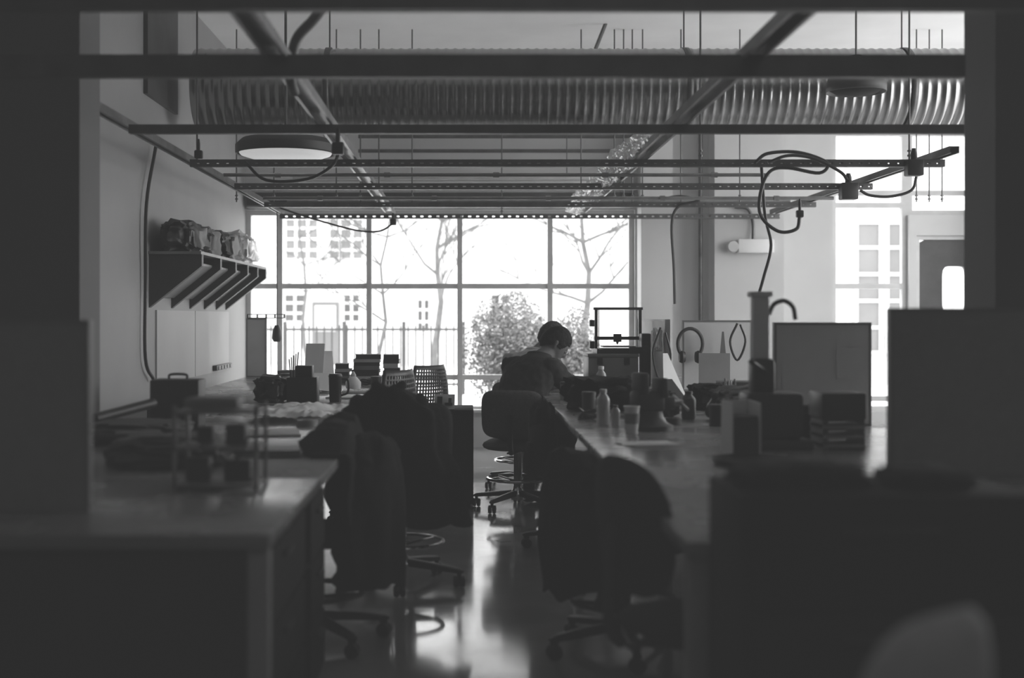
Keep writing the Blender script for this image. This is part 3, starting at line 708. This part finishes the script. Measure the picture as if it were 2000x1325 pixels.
bundle('hanging_bag', (1.345, 9.02, 1.03), .035, .06, .085, 'light', 'pale pouch hung on the white partition edge', 'pouch', 21)
def sheet(name, loc, w_, h_, tilt, rz, label, m='white', tri=False):
    b = MB()
    pts = [(-w_/2, 0, 0), (w_/2, 0, 0), (w_*.1, 0, h_), (-w_*.1, 0, h_)] if tri else [(-w_/2, 0, 0), (w_/2, 0, 0), (w_/2, 0, h_), (-w_/2, 0, h_)]
    mm = Matrix.Rotation(R(-tilt), 3, 'X'); b.poly([mm @ Vector(p) for p in pts], mm @ Vector((0, .004, 0)))
    return one(name, b, m, label, 'paper', loc, R(rz), smooth=False)
sheet('pinned_paper', at(1412, 722, 8.78), .06, .26, 0, 0, 'narrow grey paper strip pinned on partition right of the headphones', 'mid', tri=True)
sheet('leaning_sheet', (X(1320, 7.9), 7.9, BZ), .2, .3, 18, 35, 'white sheet leaning below the headphones on right bench', tri=True)
sheet('leaning_sheet', (X(1318, 7.3), 7.3, BZ), .22, .17, 25, 20, 'black card leaning in front of the white sheet', 'black', tri=True)
sheet('leaning_sheet', (X(1395, 8.3), 8.3, BZ), .2, .28, 10, -12, 'pale sheet standing before the partition, right of the headphones', 'light')
sheet('pinned_paper', at(1560, 790, 5.975), .15, .21, 0, 0, 'white paper pinned on the partition behind the dark machine')
sheet('pinned_paper', at(1655, 740, 5.975), .10, .14, 0, 0, 'small white note pinned at right of the machine partition')
t = thing('paper_sheet', 'loose white paper lying flat on the right bench', 'paper', (X(1262, 5.15), 5.15, BZ+.001), R(12))
MB().surf(8, 6, lambda u, v: Vector(((u-.5)*.23, (v-.5)*.17, .003+.004*noise.noise(Vector((u*3, v*3, 2)))))).build('sheet', 'white', t)
t = thing('bench_vise', 'dark bench vise on the right bench behind the cup', 'vise', (X(1268, 5.8), 5.8, BZ), R(20))
MB().lathe([(.11, 0), (.11, .02), (.08, .035), (.065, .06), (.06, .085)], n=28).build('base', 'black', t)
MB().box((-.01, 0, .13), (.15, .085, .10), None, .02).box((-.045, 0, .21), (.045, .1, .1), None, .01).build('fixed_jaw', 'black', t)
MB().box((.07, 0, .12), (.1, .06, .06), None, .01).box((.055, 0, .19), (.04, .1, .09), None, .01).build('sliding_jaw', 'black', t)
MB().tube([(.1, 0, .12), (.17, 0, .12)], .014, 10).build('screw', 'steel', t)
MB().tube([(.16, -.07, .09), (.16, .07, .15)], .007, 8).build('handle', 'steel', t)
t = thing('paper_cup', 'white paper cup with grey band beside the vise', 'cup', (X(1234, 5.6), 5.6, BZ))
MB().lathe([(.026, 0), (.034, .115), (.037, .118), (.035, .122), (.03, .115), (.024, .01)], n=28).build('cup', 'white', t)
MB().lathe([(.0305, .045), (.0335, .09)], n=28, cap=False).build('band', 'mid', t)
def bottle(px, d, h, r, label, m, capm='white'):
    t = thing('bottle', label, 'bottle', (X(px, d), d, BZ))
    MB().lathe([(r*.9, 0), (r, .01), (r, h*.68), (r*.9, h*.76), (r*.5, h*.86), (r*.45, h*.9)], n=24).build('body', m, t)
    MB().lathe([(r*.55, h*.9), (r*.55, h*.99), (r*.5, h)], n=20).build('cap', capm, t)
bottle(1178, 6.05, .17, .032, 'clear plastic bottle with pale cap at the inner edge of right bench', 'glassy', 'light')
bottle(1202, 5.98, .10, .022, 'short clear bottle between the taller clear bottle and white cup', 'glassy', 'black')
bottle(1174, 8.1, .20, .034, 'clear bottle with white cap standing behind the backpack near sitter', 'glassy', 'white')
bottle(1345, 6.4, .14, .035, 'squat dark bottle right of the vise', 'dark', 'black')
t = thing('backpack', 'black backpack slumped on right bench beside the sitter', 'backpack', (.76, 7.05, BZ), R(15))
b = MB().surf(28, 32, bundlefn(31, .2, .18, .1)); bmesh.ops.remove_doubles(b.bm, verts=b.bm.verts, dist=.0005); b.build('body', 'cloth', t, loc=(0, 0, .086))
MB().tube(spl([(-.1, -.15, .05), (-.13, -.22, .08), (-.02, -.24, .13), (.06, -.17, .12)], 5), .014, 8).build('strap', 'cloth', t)
one('round_tray', MB().lathe([(.0, .004), (.13, .004), (.155, .02), (.16, .02), (.14, 0), (0, 0)], n=40, cap=False), 'black', 'round black tray in front of the column machine', 'tray', (X(1478, 4.45), 4.45, BZ))
t = thing('column_press', 'dark column machine with pale upright post and curved hose', 'machine', (X(1490, 5.0), 5.0, BZ))
MB().box((0.02, .0, .02), (.30, .24, .04), None, .01).build('base', 'black', t)
MB().box((.03, 0, .13), (.22, .18, .18), None, .02).build('body', 'black', t)
MB().box((.0, .02, .28), (.09, .1, .14), None, .02).build('neck', 'black', t)
MB().box((-.005, .03, .46), (.062, .06, .26), None, .006).build('post', 'white', t)
MB().box((-.005, .03, .60), (.085, .08, .022), None, .006).build('post_cap', 'white', t)
MB().tube(spl([(.03, .03, .52), (.05, .03, .56), (.09, .03, .575), (.125, .03, .55), (.135, .03, .50)], 6), .009, 8).build('hose', 'dark', t)
MB().tube([(.0, -.04, .3), (-.07, -.12, .34)], .008, 8).lathe([(.0, -.015), (.016, 0), (.0, .015)], c=(-.07, -.12, .34), n=12).build('lever', 'black', t)
t = thing('paper_holder', 'white upright open box left of the dark column machine', 'box', (X(1448, 4.72), 4.72, BZ))
MB().b2(-.055, -.05, -.1, .1, 0, .2).b2(.045, .05, -.1, .1, 0, .2).b2(-.05, .045, .095, .1, 0, .2).b2(-.05, .045, -.1, .095, 0, .006).build('shell', 'white', t, smooth=False)
MB().b2(-.045, .04, -.09, .09, .006, .15).build('papers', 'dark', t)
t = thing('black_crate', 'small black crate with pale slatted front on right bench', 'crate', (X(1635, 5.0), 5.0, BZ))
MB().b2(-.085, .085, -.1, .1, .115, .22, .008).build('body', 'black', t)
for k in range(3): MB().b2(-.08, .08, -.1, .1, .01+k*.036, .022+k*.036).build('slat', 'mid', t)
for sx in (-1, 1): MB().b2(sx*.07-.01, sx*.07+.01, -.09, .09, 0, .115).build('side', 'dark', t)
bundle('tool_pouch', (X(1440, 6.3), 6.3, BZ), .13, .12, .09, 'black', 'dark tool pouch on bench between vise and pale partition', 'pouch', 55)
bundle('cloth_heap', (X(1390, 7.1), 7.1, BZ), .13, .12, .075, 'cloth', 'black cloth heap behind the tool pouch on right bench', 'cloth heap', 58)
bundle('cloth_heap', (X(1275, 6.6), 6.6, BZ), .12, .1, .07, 'cloth', 'black cloth heap directly behind the vise', 'cloth heap', 63)
bundle('cloth_heap', (X(1590, 5.5), 5.5, BZ), .13, .1, .07, 'cloth', 'black cloth heap between the column machine and its partition', 'cloth heap', 73)
carton((X(1440, 7.6), 7.6, BZ), .2, .2, .13, 'dark small box on right bench behind the column machine', 'dark')
cable([(1290, 640, 8.6), (1275, 690, 8.6), (1290, 745, 8.6), (1310, 700, 8.6), (1300, 650, 8.6)], 8.6, 'dark cable loop hanging beside the white partition edge', .007)
cable([(1440, 632, 8.7), (1426, 668, 8.7), (1440, 704, 8.7), (1456, 668, 8.7), (1446, 634, 8.7)], 8.7, 'dark cable loop hanging at the right end of the headphone partition', .008)
def tangle(x, y, r, label, seed):
    r2 = random.Random(seed); pts = []
    for i in range(16):
        a = i*1.9+r2.uniform(-.4, .4); q = r*r2.uniform(.45, 1); pts.append((q*math.cos(a), q*math.sin(a), .006+r2.random()*.06))
    one('cable_tangle', MB().tube(spl(pts, 6), .0045, 6), 'black', label, 'cable', (x, y, BZ))
tangle(.60, 6.3, .08, 'tangled black cable at the inner edge of the right bench', 1)
tangle(.78, 7.75, .10, 'tangled black cable by the white-capped bottle near the sitter', 2)
tangle(-1.05, 8.2, .13, 'tangled black cable on left bench behind the organizer', 3)
tangle(-.72, 9.4, .10, 'tangled dark cable in front of the tallest book stack', 4)
def tape(px, d, r, label, m='mid'):
    b = MB().lathe([(r*.6, 0), (r, 0), (r, .03), (r*.6, .03), (r*.6, 0)], n=28, cap=False)
    one('tape_roll', b, m, label, 'tape roll', (X(px, d), d, BZ))
tape(1312, 6.1, .045, 'dark tape roll between the vise and the squat bottle', 'dark')
tape(1130, 7.6, .04, 'pale tape roll near the sitting person on right bench', 'light')
tape(600, 6.0, .05, 'grey tape roll beside the crumpled paper on left bench')
def can(px, d, h, r, m, label):
    t = thing('canister', label, 'canister', (X(px, d), d, BZ)); MB().lathe([(r, 0), (r, h*.9)], n=24).build('body', m, t); MB().lathe([(r*1.04, h*.88), (r*1.04, h), (r*.9, h*1.02)], n=24).build('lid', 'dark', t)
can(1105, 7.9, .11, .035, 'mid', 'grey canister beside the sitter on right bench')
can(1402, 6.0, .10, .04, 'black', 'short black canister left of the dark column machine')
can(1150, 6.5, .13, .035, 'dark', 'dark canister in front of the backpack')
can(560, 8.6, .13, .045, 'light', 'pale canister behind the black bag on left bench')
can(735, 9.3, .08, .04, 'black', 'black canister before the right hand book stack')
carton((X(1262, 7.4), 7.4, BZ), .16, .14, .1, 'small grey carton behind the cloth heap and vise', 'card', R(12))
carton((X(575, 9.4), 9.4, BZ), .2, .16, .12, 'small grey carton on far left bench beside the end panel', 'card', R(-8))
carton((X(270, 4.9), 4.9, BZ), .16, .16, .07, 'flat dark carton beside the fabric heap on left bench', 'dark', R(14))
t = thing('pen_cup', 'dark pen cup full of pens behind the tool pouch', 'pen cup', (X(1425, 6.75), 6.75, BZ))
MB().lathe([(.035, 0), (.038, .1), (.034, .1), (.03, .01)], n=20).build('cup', 'dark', t)
for k in range(6): MB().tube([(.012*math.cos(k), .012*math.sin(k), .02), (.032*math.cos(k*1.1), .032*math.sin(k*1.1), .17+.008*(k % 3))], .004, 6).build('pen', ('dark', 'light', 'black')[k % 3], t)

# ------------------------------------------------------------------ left bench objects
t = thing('component_frame', 'open metal frame rig with plates at the front of left bench', 'rig', (X(432, 3.85), 3.85, BZ))
for sx in (-1, 1):
    for sy in (-1, 1): MB().b2(sx*.12-.006, sx*.12+.006, sy*.09-.006, sy*.09+.006, 0, .25).build('post', 'steel', t)
for z in (.01, .12, .225):
    MB().b2(-.126, .126, -.096, .096, z, z+.008).build('plate', 'mid', t)
for c, s_ in (((-.06, -.03, .058), (.07, .06, .07)), ((.05, .02, .05), (.08, .07, .06)), ((.05, -.02, .16), (.06, .05, .06)), ((-.05, .03, .155), (.05, .05, .05))):
    MB().box(c, s_, None, .005).build('module', 'dark', t)
MB().box((-.02, 0, .255), (.16, .12, .03), None, .008).build('top_unit', 'mid', t)
MB().tube(spl([(-.08, -.1, .06), (-.02, -.13, .12), (.06, -.12, .09), (.1, -.1, .16)], 6), .004, 6).build('wire', 'black', t)
t = thing('dark_case', 'dark upright case near the left wall on the left bench', 'case', (X(348, 5.8), 5.8, BZ))
MB().b2(-.11, .11, -.08, .08, 0, .23, .008).build('body', 'dark', t); MB().tube(spl([(-.04, 0, .228), (-.035, 0, .25), (.035, 0, .25), (.04, 0, .228)], 4), .006).build('handle', 'black', t)
t = thing('notebook', 'closed dark notebook lying near the aisle edge of left bench', 'notebook', (X(525, 4.72), 4.72, BZ), R(8))
MB().b2(-.12, .12, -.085, .085, 0, .004).b2(-.12, .12, -.085, .085, .022, .026).b2(-.12, -.116, -.085, .085, .004, .022).build('cover', 'black', t)
MB().b2(-.116, .115, -.08, .08, .004, .022).build('pages', 'mid', t)
def crump(seed, w_, l_, a):
    return lambda u, v: Vector(((u-.5)*w_, (v-.5)*l_, .012+a*(.5+.5*noise.noise(Vector((u*4+seed, v*4, 0))))*(1-.6*max(abs(u-.5), abs(v-.5))*2)+.3*a*abs(noise.noise(Vector((u*11, v*11+seed, 2))))))
one('crumpled_paper', MB().surf(40, 40, crump(2, .46, .8, .08)), 'white', 'large crumpled white paper spread on the left bench', 'paper', (-.86, 6.55, BZ), R(-8))
one('crumpled_paper', MB().surf(30, 30, crump(8, .26, .4, .055)), 'light', 'smaller crumpled paper beside the white one, toward the left wall', 'paper', (-1.28, 6.5, BZ), R(20))
one('crumpled_paper', MB().surf(24, 24, crump(14, .3, .34, .03)), 'white', 'lightly creased white paper between organizer and keyboard on left bench', 'paper', (-.98, 8.75, BZ), R(33))
one('crumpled_paper', MB().surf(24, 24, crump(19, .26, .3, .025)), 'white', 'lightly creased white paper behind the dark upright case', 'paper', (-1.4, 7.15, BZ), R(-25))
one('cardboard_tube', MB().tube([(X(185, 5.3), 5.3, BZ+.09), (X(300, 5.6), 5.6, BZ+.135)], .022, 14), 'black', 'black tube propped at a slant on the dark fabric heap', 'tube')
bundle('fabric_heap', (-1.36, 5.28, BZ), .2, .22, .045, 'dark', 'dark fabric heap beside the left wall on left bench', 'fabric heap', 61)
bundle('fabric_heap', (-1.02, 4.45, BZ), .2, .2, .055, 'dark', 'dark fabric heap just behind the metal frame rig', 'fabric heap', 67)
bundle('black_bag', (X(530, 7.7), 7.7, BZ), .09, .1, .085, 'black', 'black bag on left bench in front of tall end panel', 'bag', 71)
t = thing('desk_organizer', 'black desk organizer with pens, left of the travel mug', 'organizer', (X(592, 7.7), 7.7, BZ))
MB().b2(-.09, .09, -.07, .07, 0, .15, .004).build('body', 'black', t); MB().b2(-.04, .06, -.05, .05, .15, .22, .004).build('upper_tray', 'black', t)
for k in range(5): MB().tube([(-.07+.006*k, -.03+k*.012, .14), (-.08+.012*k, -.03+k*.015, .26+.01*k)], .004, 6).build('pen', ('dark', 'light')[k % 2], t)
t = thing('travel_mug', 'tall black travel mug with handle at left bench edge', 'mug', (X(655, 7.7), 7.7, BZ))
MB().lathe([(.034, 0), (.036, .01), (.04, .15), (.042, .155), (.036, .17), (.0, .172)], n=28).build('body', 'black', t)
MB().tube(spl([(.038, 0, .14), (.075, 0, .13), (.075, 0, .06), (.036, 0, .04)], 6), .007, 8).build('handle', 'black', t)
t = thing('squeeze_bottle', 'squat white bottle in front of the book stacks', 'bottle', (X(690, 9.1), 9.1, BZ))
MB().lathe([(.05, 0), (.055, .02), (.055, .05), (.03, .08), (.018, .09)], n=24).build('body', 'white', t); MB().lathe([(.02, .09), (.02, .1), (.006, .125)], n=16).build('nozzle', 'light', t)
gi = 0
for nm, px0, px1, n, ht in [('narrow left stack', 655, 686, 5, .15), ('tallest middle stack', 690, 744, 8, .222), ('right hand stack', 747, 780, 7, .22)]:
    z = BZ; th = ht/n; xc = X((px0+px1)/2, 10.0); wd = (px1-px0)*10/F
    words = ['bottom', 'second from bottom', 'third from bottom', 'fourth from bottom', 'fifth from bottom', 'sixth from bottom', 'seventh from bottom', 'eighth from bottom']
    for i in range(n):
        t_ = th*(.8+.4*((i*37) % 10)/10) if i < n-1 else max(.012, BZ+ht-z)
        lab = '%s book of the %s on the far left bench' % ('top' if i == n-1 else words[i], nm)
        o = thing('book', lab, 'book', (xc+rnd.uniform(-.008, .008), 10.0, z), R(rnd.uniform(-6, 6)), 'books stacked on the left bench')
        k = ('book1', 'book2', 'book1', 'book3', 'book1')[(i+gi) % 5]; w2_ = wd/2-.004-rnd.uniform(0, .008); e = .09
        MB().b2(-w2_, w2_, -e, e, 0, .003).b2(-w2_, w2_, -e, e, t_-.003, t_).b2(-w2_, w2_, -e, -e+.003, .003, t_-.003).build('cover', k, o, smooth=False)
        MB().b2(-w2_+.004, w2_-.004, -e+.003, e-.004, .003, t_-.003).build('pages', 'light', o, smooth=False)
        z += t_
    gi += 2
sheet('propped_sheet', (X(612, 10.5), 10.5, BZ), .16, .30, 12, -10, 'white sheet propped upright left of the book stacks')
sheet('propped_sheet', (X(640, 10.7), 10.7, BZ), .12, .24, 20, 20, 'grey sheet propped behind the white one near books', 'light')
sheet('propped_sheet', (X(618, 8.6), 8.6, BZ), .2, .16, 35, 15, 'white sheet tilted behind the desk organizer')
t = thing('keyboard', 'pale keyboard on left bench in front of the books', 'keyboard', (X(715, 8.6)+.0, 8.6, BZ), R(8))
MB().b2(-.16, .16, -.065, .065, 0, .016, .004).build('base', 'light', t)
b = MB()
for i in range(12):
    for j in range(4): b.b2(-.15+i*.025, -.13+i*.025, -.055+j*.027, -.033+j*.027, .016, .021)
b.build('keys', 'white', t, smooth=False)
one('paper_pad', MB().b2(-.1, .1, -.14, .14, 0, .012, .002), 'white', 'white paper pad lying near the perforated chairs on left bench', 'paper', (X(680, 8.1), 8.1, BZ), R(-15))
one('paper_pad', MB().b2(-.12, .12, -.16, .16, 0, .01, .002), 'light', 'pale paper pad lying between the crumpled papers and the notebook', 'paper', (-.85, 5.6, BZ), R(10))
# ------------------------------------------------------------------ outside
tag(struct('ground_outside', MB().b2(-40, 40, DW+.25, 70, -.1, .0).b2(5.25, 40, -20, DW+.25, -.1, 0), 'snow'), 'bright snowy ground outside the window', 'ground')
def facade(name, label, x0, x1, y, zt, wins, door, m):
    t = thing(name, label, 'building', ((x0+x1)/2, y, 0)); cx = (x0+x1)/2
    MB().b2(x0-cx, x1-cx, 0, 4, 0, zt).build('wall', m, t, smooth=False)
    for a, b_, c, d_ , nx, nz in wins:
        wx0, wx1, z1, z0 = X(a, y)-cx, X(b_, y)-cx, Zp(c, y), Zp(d_, y)
        f = MB().b2(wx0, wx1, -.06, -.01, z0, z0+.06).b2(wx0, wx1, -.06, -.01, z1-.06, z1).b2(wx0, wx0+.06, -.06, -.01, z0+.06, z1-.06).b2(wx1-.06, wx1, -.06, -.01, z0+.06, z1-.06)
        for i in range(1, nx): xx = wx0+(wx1-wx0)*i/nx; f.b2(xx-.03, xx+.03, -.06, -.02, z0+.06, z1-.06)
        for i in range(1, nz): zz = z0+(z1-z0)*i/nz; f.b2(wx0+.06, wx1-.06, -.055, -.02, zz-.03, zz+.03)
        wo = f.build('window', 'facade', t, smooth=False)
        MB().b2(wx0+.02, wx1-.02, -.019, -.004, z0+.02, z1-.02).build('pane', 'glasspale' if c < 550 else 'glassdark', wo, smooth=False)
    for a, b_, c, d_ in door:
        do = MB().b2(X(a, y)-cx, X(b_, y)-cx, -.08, -.01, 0, Zp(c, y)).build('door', 'facade2', t, smooth=False)
        MB().b2(X(a, y)-cx+.08, X(b_, y)-cx-.08, -.1, -.08, .9, Zp(c, y)-.1).build('door_pane', 'facade', do, smooth=False)
    return t
facade('building', 'pale house facade across the yard, seen through the large window', -16, 5.5, 34, 9.0,
       [(553, 600, 572, 632, 2, 3), (668, 706, 572, 632, 2, 3), (812, 842, 582, 652, 2, 3), (555, 625, 425, 510, 3, 4), (640, 712, 425, 510, 3, 4), (955, 1000, 572, 640, 2, 3)], [(610, 662, 590, 690)], 'facade')
facade('building', 'pale building with tall gridded window, seen through right hand window', 6.4, 12, 24, 9.0, [(1668, 1722, 432, 692, 1, 5), (1728, 1766, 432, 692, 1, 5)], [], 'facade')
t = thing('fence', 'low upright-bar fence across the snowy yard', 'fence', (0, 21, 0))
fx0, fx1 = X(440, 21), X(905, 21)
MB().b2(fx0, fx1, -.015, .015, 1.05, 1.09).b2(fx0, fx1, -.015, .015, .15, .19).build('rail', 'fence', t, smooth=False)
b = MB(); x = fx0
while x < fx1: b.b2(x-.013, x+.013, -.013, .013, .08, 1.14); x += .125
b.build('bars', 'fence', t, smooth=False)
for k in range(5): xx = fx0+(fx1-fx0)*k/4; MB().b2(xx-.03, xx+.03, -.03, .03, 0, 1.2).build('post', 'fence', t, smooth=False)
def shrub(loc, rx, rz, n, label, seed):
    r2 = random.Random(seed); t = thing('shrub', label, 'shrub', loc); vv = []; ff = []
    for i in range(n):
        u = Vector((r2.gauss(0, 1), r2.gauss(0, 1), r2.gauss(0, 1))).normalized()*(r2.random()**.4)
        k = 1+.25*noise.noise(u*3+Vector((seed, 0, 0)))
        p = Vector((u.x*rx*k, u.y*rx*.7*k, rz+u.z*rz*k))
        if p.z < .03: continue
        d = Vector((r2.uniform(-1, 1), r2.uniform(-1, 1), r2.uniform(-.5, 1))).normalized(); s_ = d.orthogonal().normalized()
        L = r2.uniform(.04, .07); wv = .014
        q = len(vv); vv += [p-d*L*.5, p-s_*wv, p+d*L*.5, p+s_*wv]; ff.append((q, q+1, q+2, q+3))
    me = bpy.data.meshes.new('foliage'); me.from_pydata(vv, [], ff); me.materials.append(M['leaf'])
    o = bpy.data.objects.new('foliage', me); COL.objects.link(o); o.parent = t
    b = MB()
    for k in range(7):
        a = k*.9; b.tube(spl([(0, 0, 0), (.15*rx*math.cos(a), .15*rx*math.sin(a), rz*.6), (.55*rx*math.cos(a), .5*rx*math.sin(a), rz*1.4)], 4), .015, 5)
    b.build('stems', 'bark', t)
shrub((X(995, 17), 17, 0), .62, .80, 9000, 'large rounded grey shrub outside the centre window panes', 5)
shrub((X(1122, 16.5), 16.5, 0), .36, .70, 4000, 'smaller shrub outside behind the frame printer', 8)
shrub((X(1050, 19), 19, 0), .5, .62, 3000, 'low shrub outside between the two larger shrubs', 12)
def tree(loc, h, label, seed, lean=0., r0=.1):
    r2 = random.Random(seed); t = thing('bare_tree', label, 'tree', loc); tr = MB(); br = MB()
    tp = [Vector((lean*(i/8)+.06*math.sin(i*1.7+seed), .05*math.cos(i*1.3), h*i/8)) for i in range(9)]
    tr.tube(tp, [r0*(1-.8*i/8) for i in range(9)], 8)
    def grow(p, d, L, r, lev):
        pts = [p]; q = p.copy(); dd = d.copy()
        for i in range(4):
            dd = (dd+Vector((r2.uniform(-.3, .3), r2.uniform(-.3, .3), r2.uniform(-.15, .25)))).normalized(); q = q+dd*L/4; pts.append(q.copy())
        br.tube(pts, [r*(1-.17*i) for i in range(5)], 5)
        if lev > 0:
            for k in range(4):
                s_ = pts[1+r2.randrange(4)]; nd = (dd+Vector((r2.uniform(-1, 1), r2.uniform(-1, 1), r2.uniform(-.3, .6)))).normalized(); grow(s_, nd, L*.6, r*.55, lev-1)
    for i in range(3, 9):
        for k in range(2):
            a = r2.uniform(0, 6.28); grow(tp[i], Vector((math.cos(a), math.sin(a)*.5, .45)).normalized(), h*.32, r0*.4, 2)
    tr.build('trunk', 'bark', t); br.build('branches', 'bark', t)
tree((X(852, 25), 25, 0), 4.2, 'bare tree outside the middle window pane', 3, .1, .08)
tree((X(738, 18), 18, 0), 3.2, 'thin bare tree outside second pane from left', 9, .15, .035)
tree((X(1150, 21), 21, 0), 4.0, 'bare tree outside the right pane of the large window', 14, -.1, .07)
tree((X(600, 29), 29, 0), 4.9, 'bare tree outside the left pane, before the house windows', 21, -.2, .05)
# ------------------------------------------------------------------ light
wd_ = bpy.data.worlds.new('sky'); scene.world = wd_; wd_.use_nodes = True
nt = wd_.node_tree; bg = nt.nodes['Background']
tc = nt.nodes.new('ShaderNodeTexCoord'); n = nt.nodes.new('ShaderNodeTexNoise'); n.inputs['Scale'].default_value = 1.5
mr = nt.nodes.new('ShaderNodeMapRange'); mr.inputs[3].default_value = .93; mr.inputs[4].default_value = 1.0
nt.links.new(tc.outputs['Generated'], n.inputs['Vector']); nt.links.new(n.outputs['Fac'], mr.inputs[0]); nt.links.new(mr.outputs[0], bg.inputs['Color'])
bg.inputs['Strength'].default_value = 5.0
def portal(loc, rot, sx, sy):
    l = bpy.data.lights.new('window_portal', 'AREA'); l.shape = 'RECTANGLE'; l.size = sx; l.size_y = sy; l.cycles.is_portal = True
    o = bpy.data.objects.new('window_portal', l); COL.objects.link(o); o.location = loc; o.rotation_euler = rot
portal(((XL+1.65)/2, DW+.24, 1.33), (R(-90), 0, 0), 3.81, 1.98); portal((4.29, DW+.24, 1.72), (R(-90), 0, 0), 1.42, 2.76)
portal((5.22, (RY0+RY1)/2, (RZ0+RZ1)/2), (0, R(90), 0), RZ1-RZ0, RY1-RY0)
l = bpy.data.lights.new('fill_light', 'AREA'); l.shape = 'RECTANGLE'; l.size = 3; l.size_y = 2; l.energy = 6  # unseen fill light, added overhead to lift the dark foreground
o = bpy.data.objects.new('fill_light', l); COL.objects.link(o); o.location = (1.2, .2, 3.6)
# ------------------------------------------------------------------ camera
cam = bpy.data.cameras.new('camera'); co = bpy.data.objects.new('camera', cam); COL.objects.link(co)
co.location = (0, 0, H); co.rotation_euler = (R(90), 0, 0)
cam.sensor_width = 36; cam.lens = 45; cam.shift_x = .045; cam.shift_y = -.02125
cam.dof.use_dof = True; cam.dof.focus_distance = 8.8; cam.dof.aperture_fstop = 1.5
cam.clip_start = .05; cam.clip_end = 200
scene.camera = co
vs_ = scene.view_settings; vs_.view_transform = 'Standard'; vs_.look = 'None'
vs_.use_curve_mapping = True
cm = vs_.curve_mapping; cm.curves[3].points[0].location = (0, .024); cm.update()
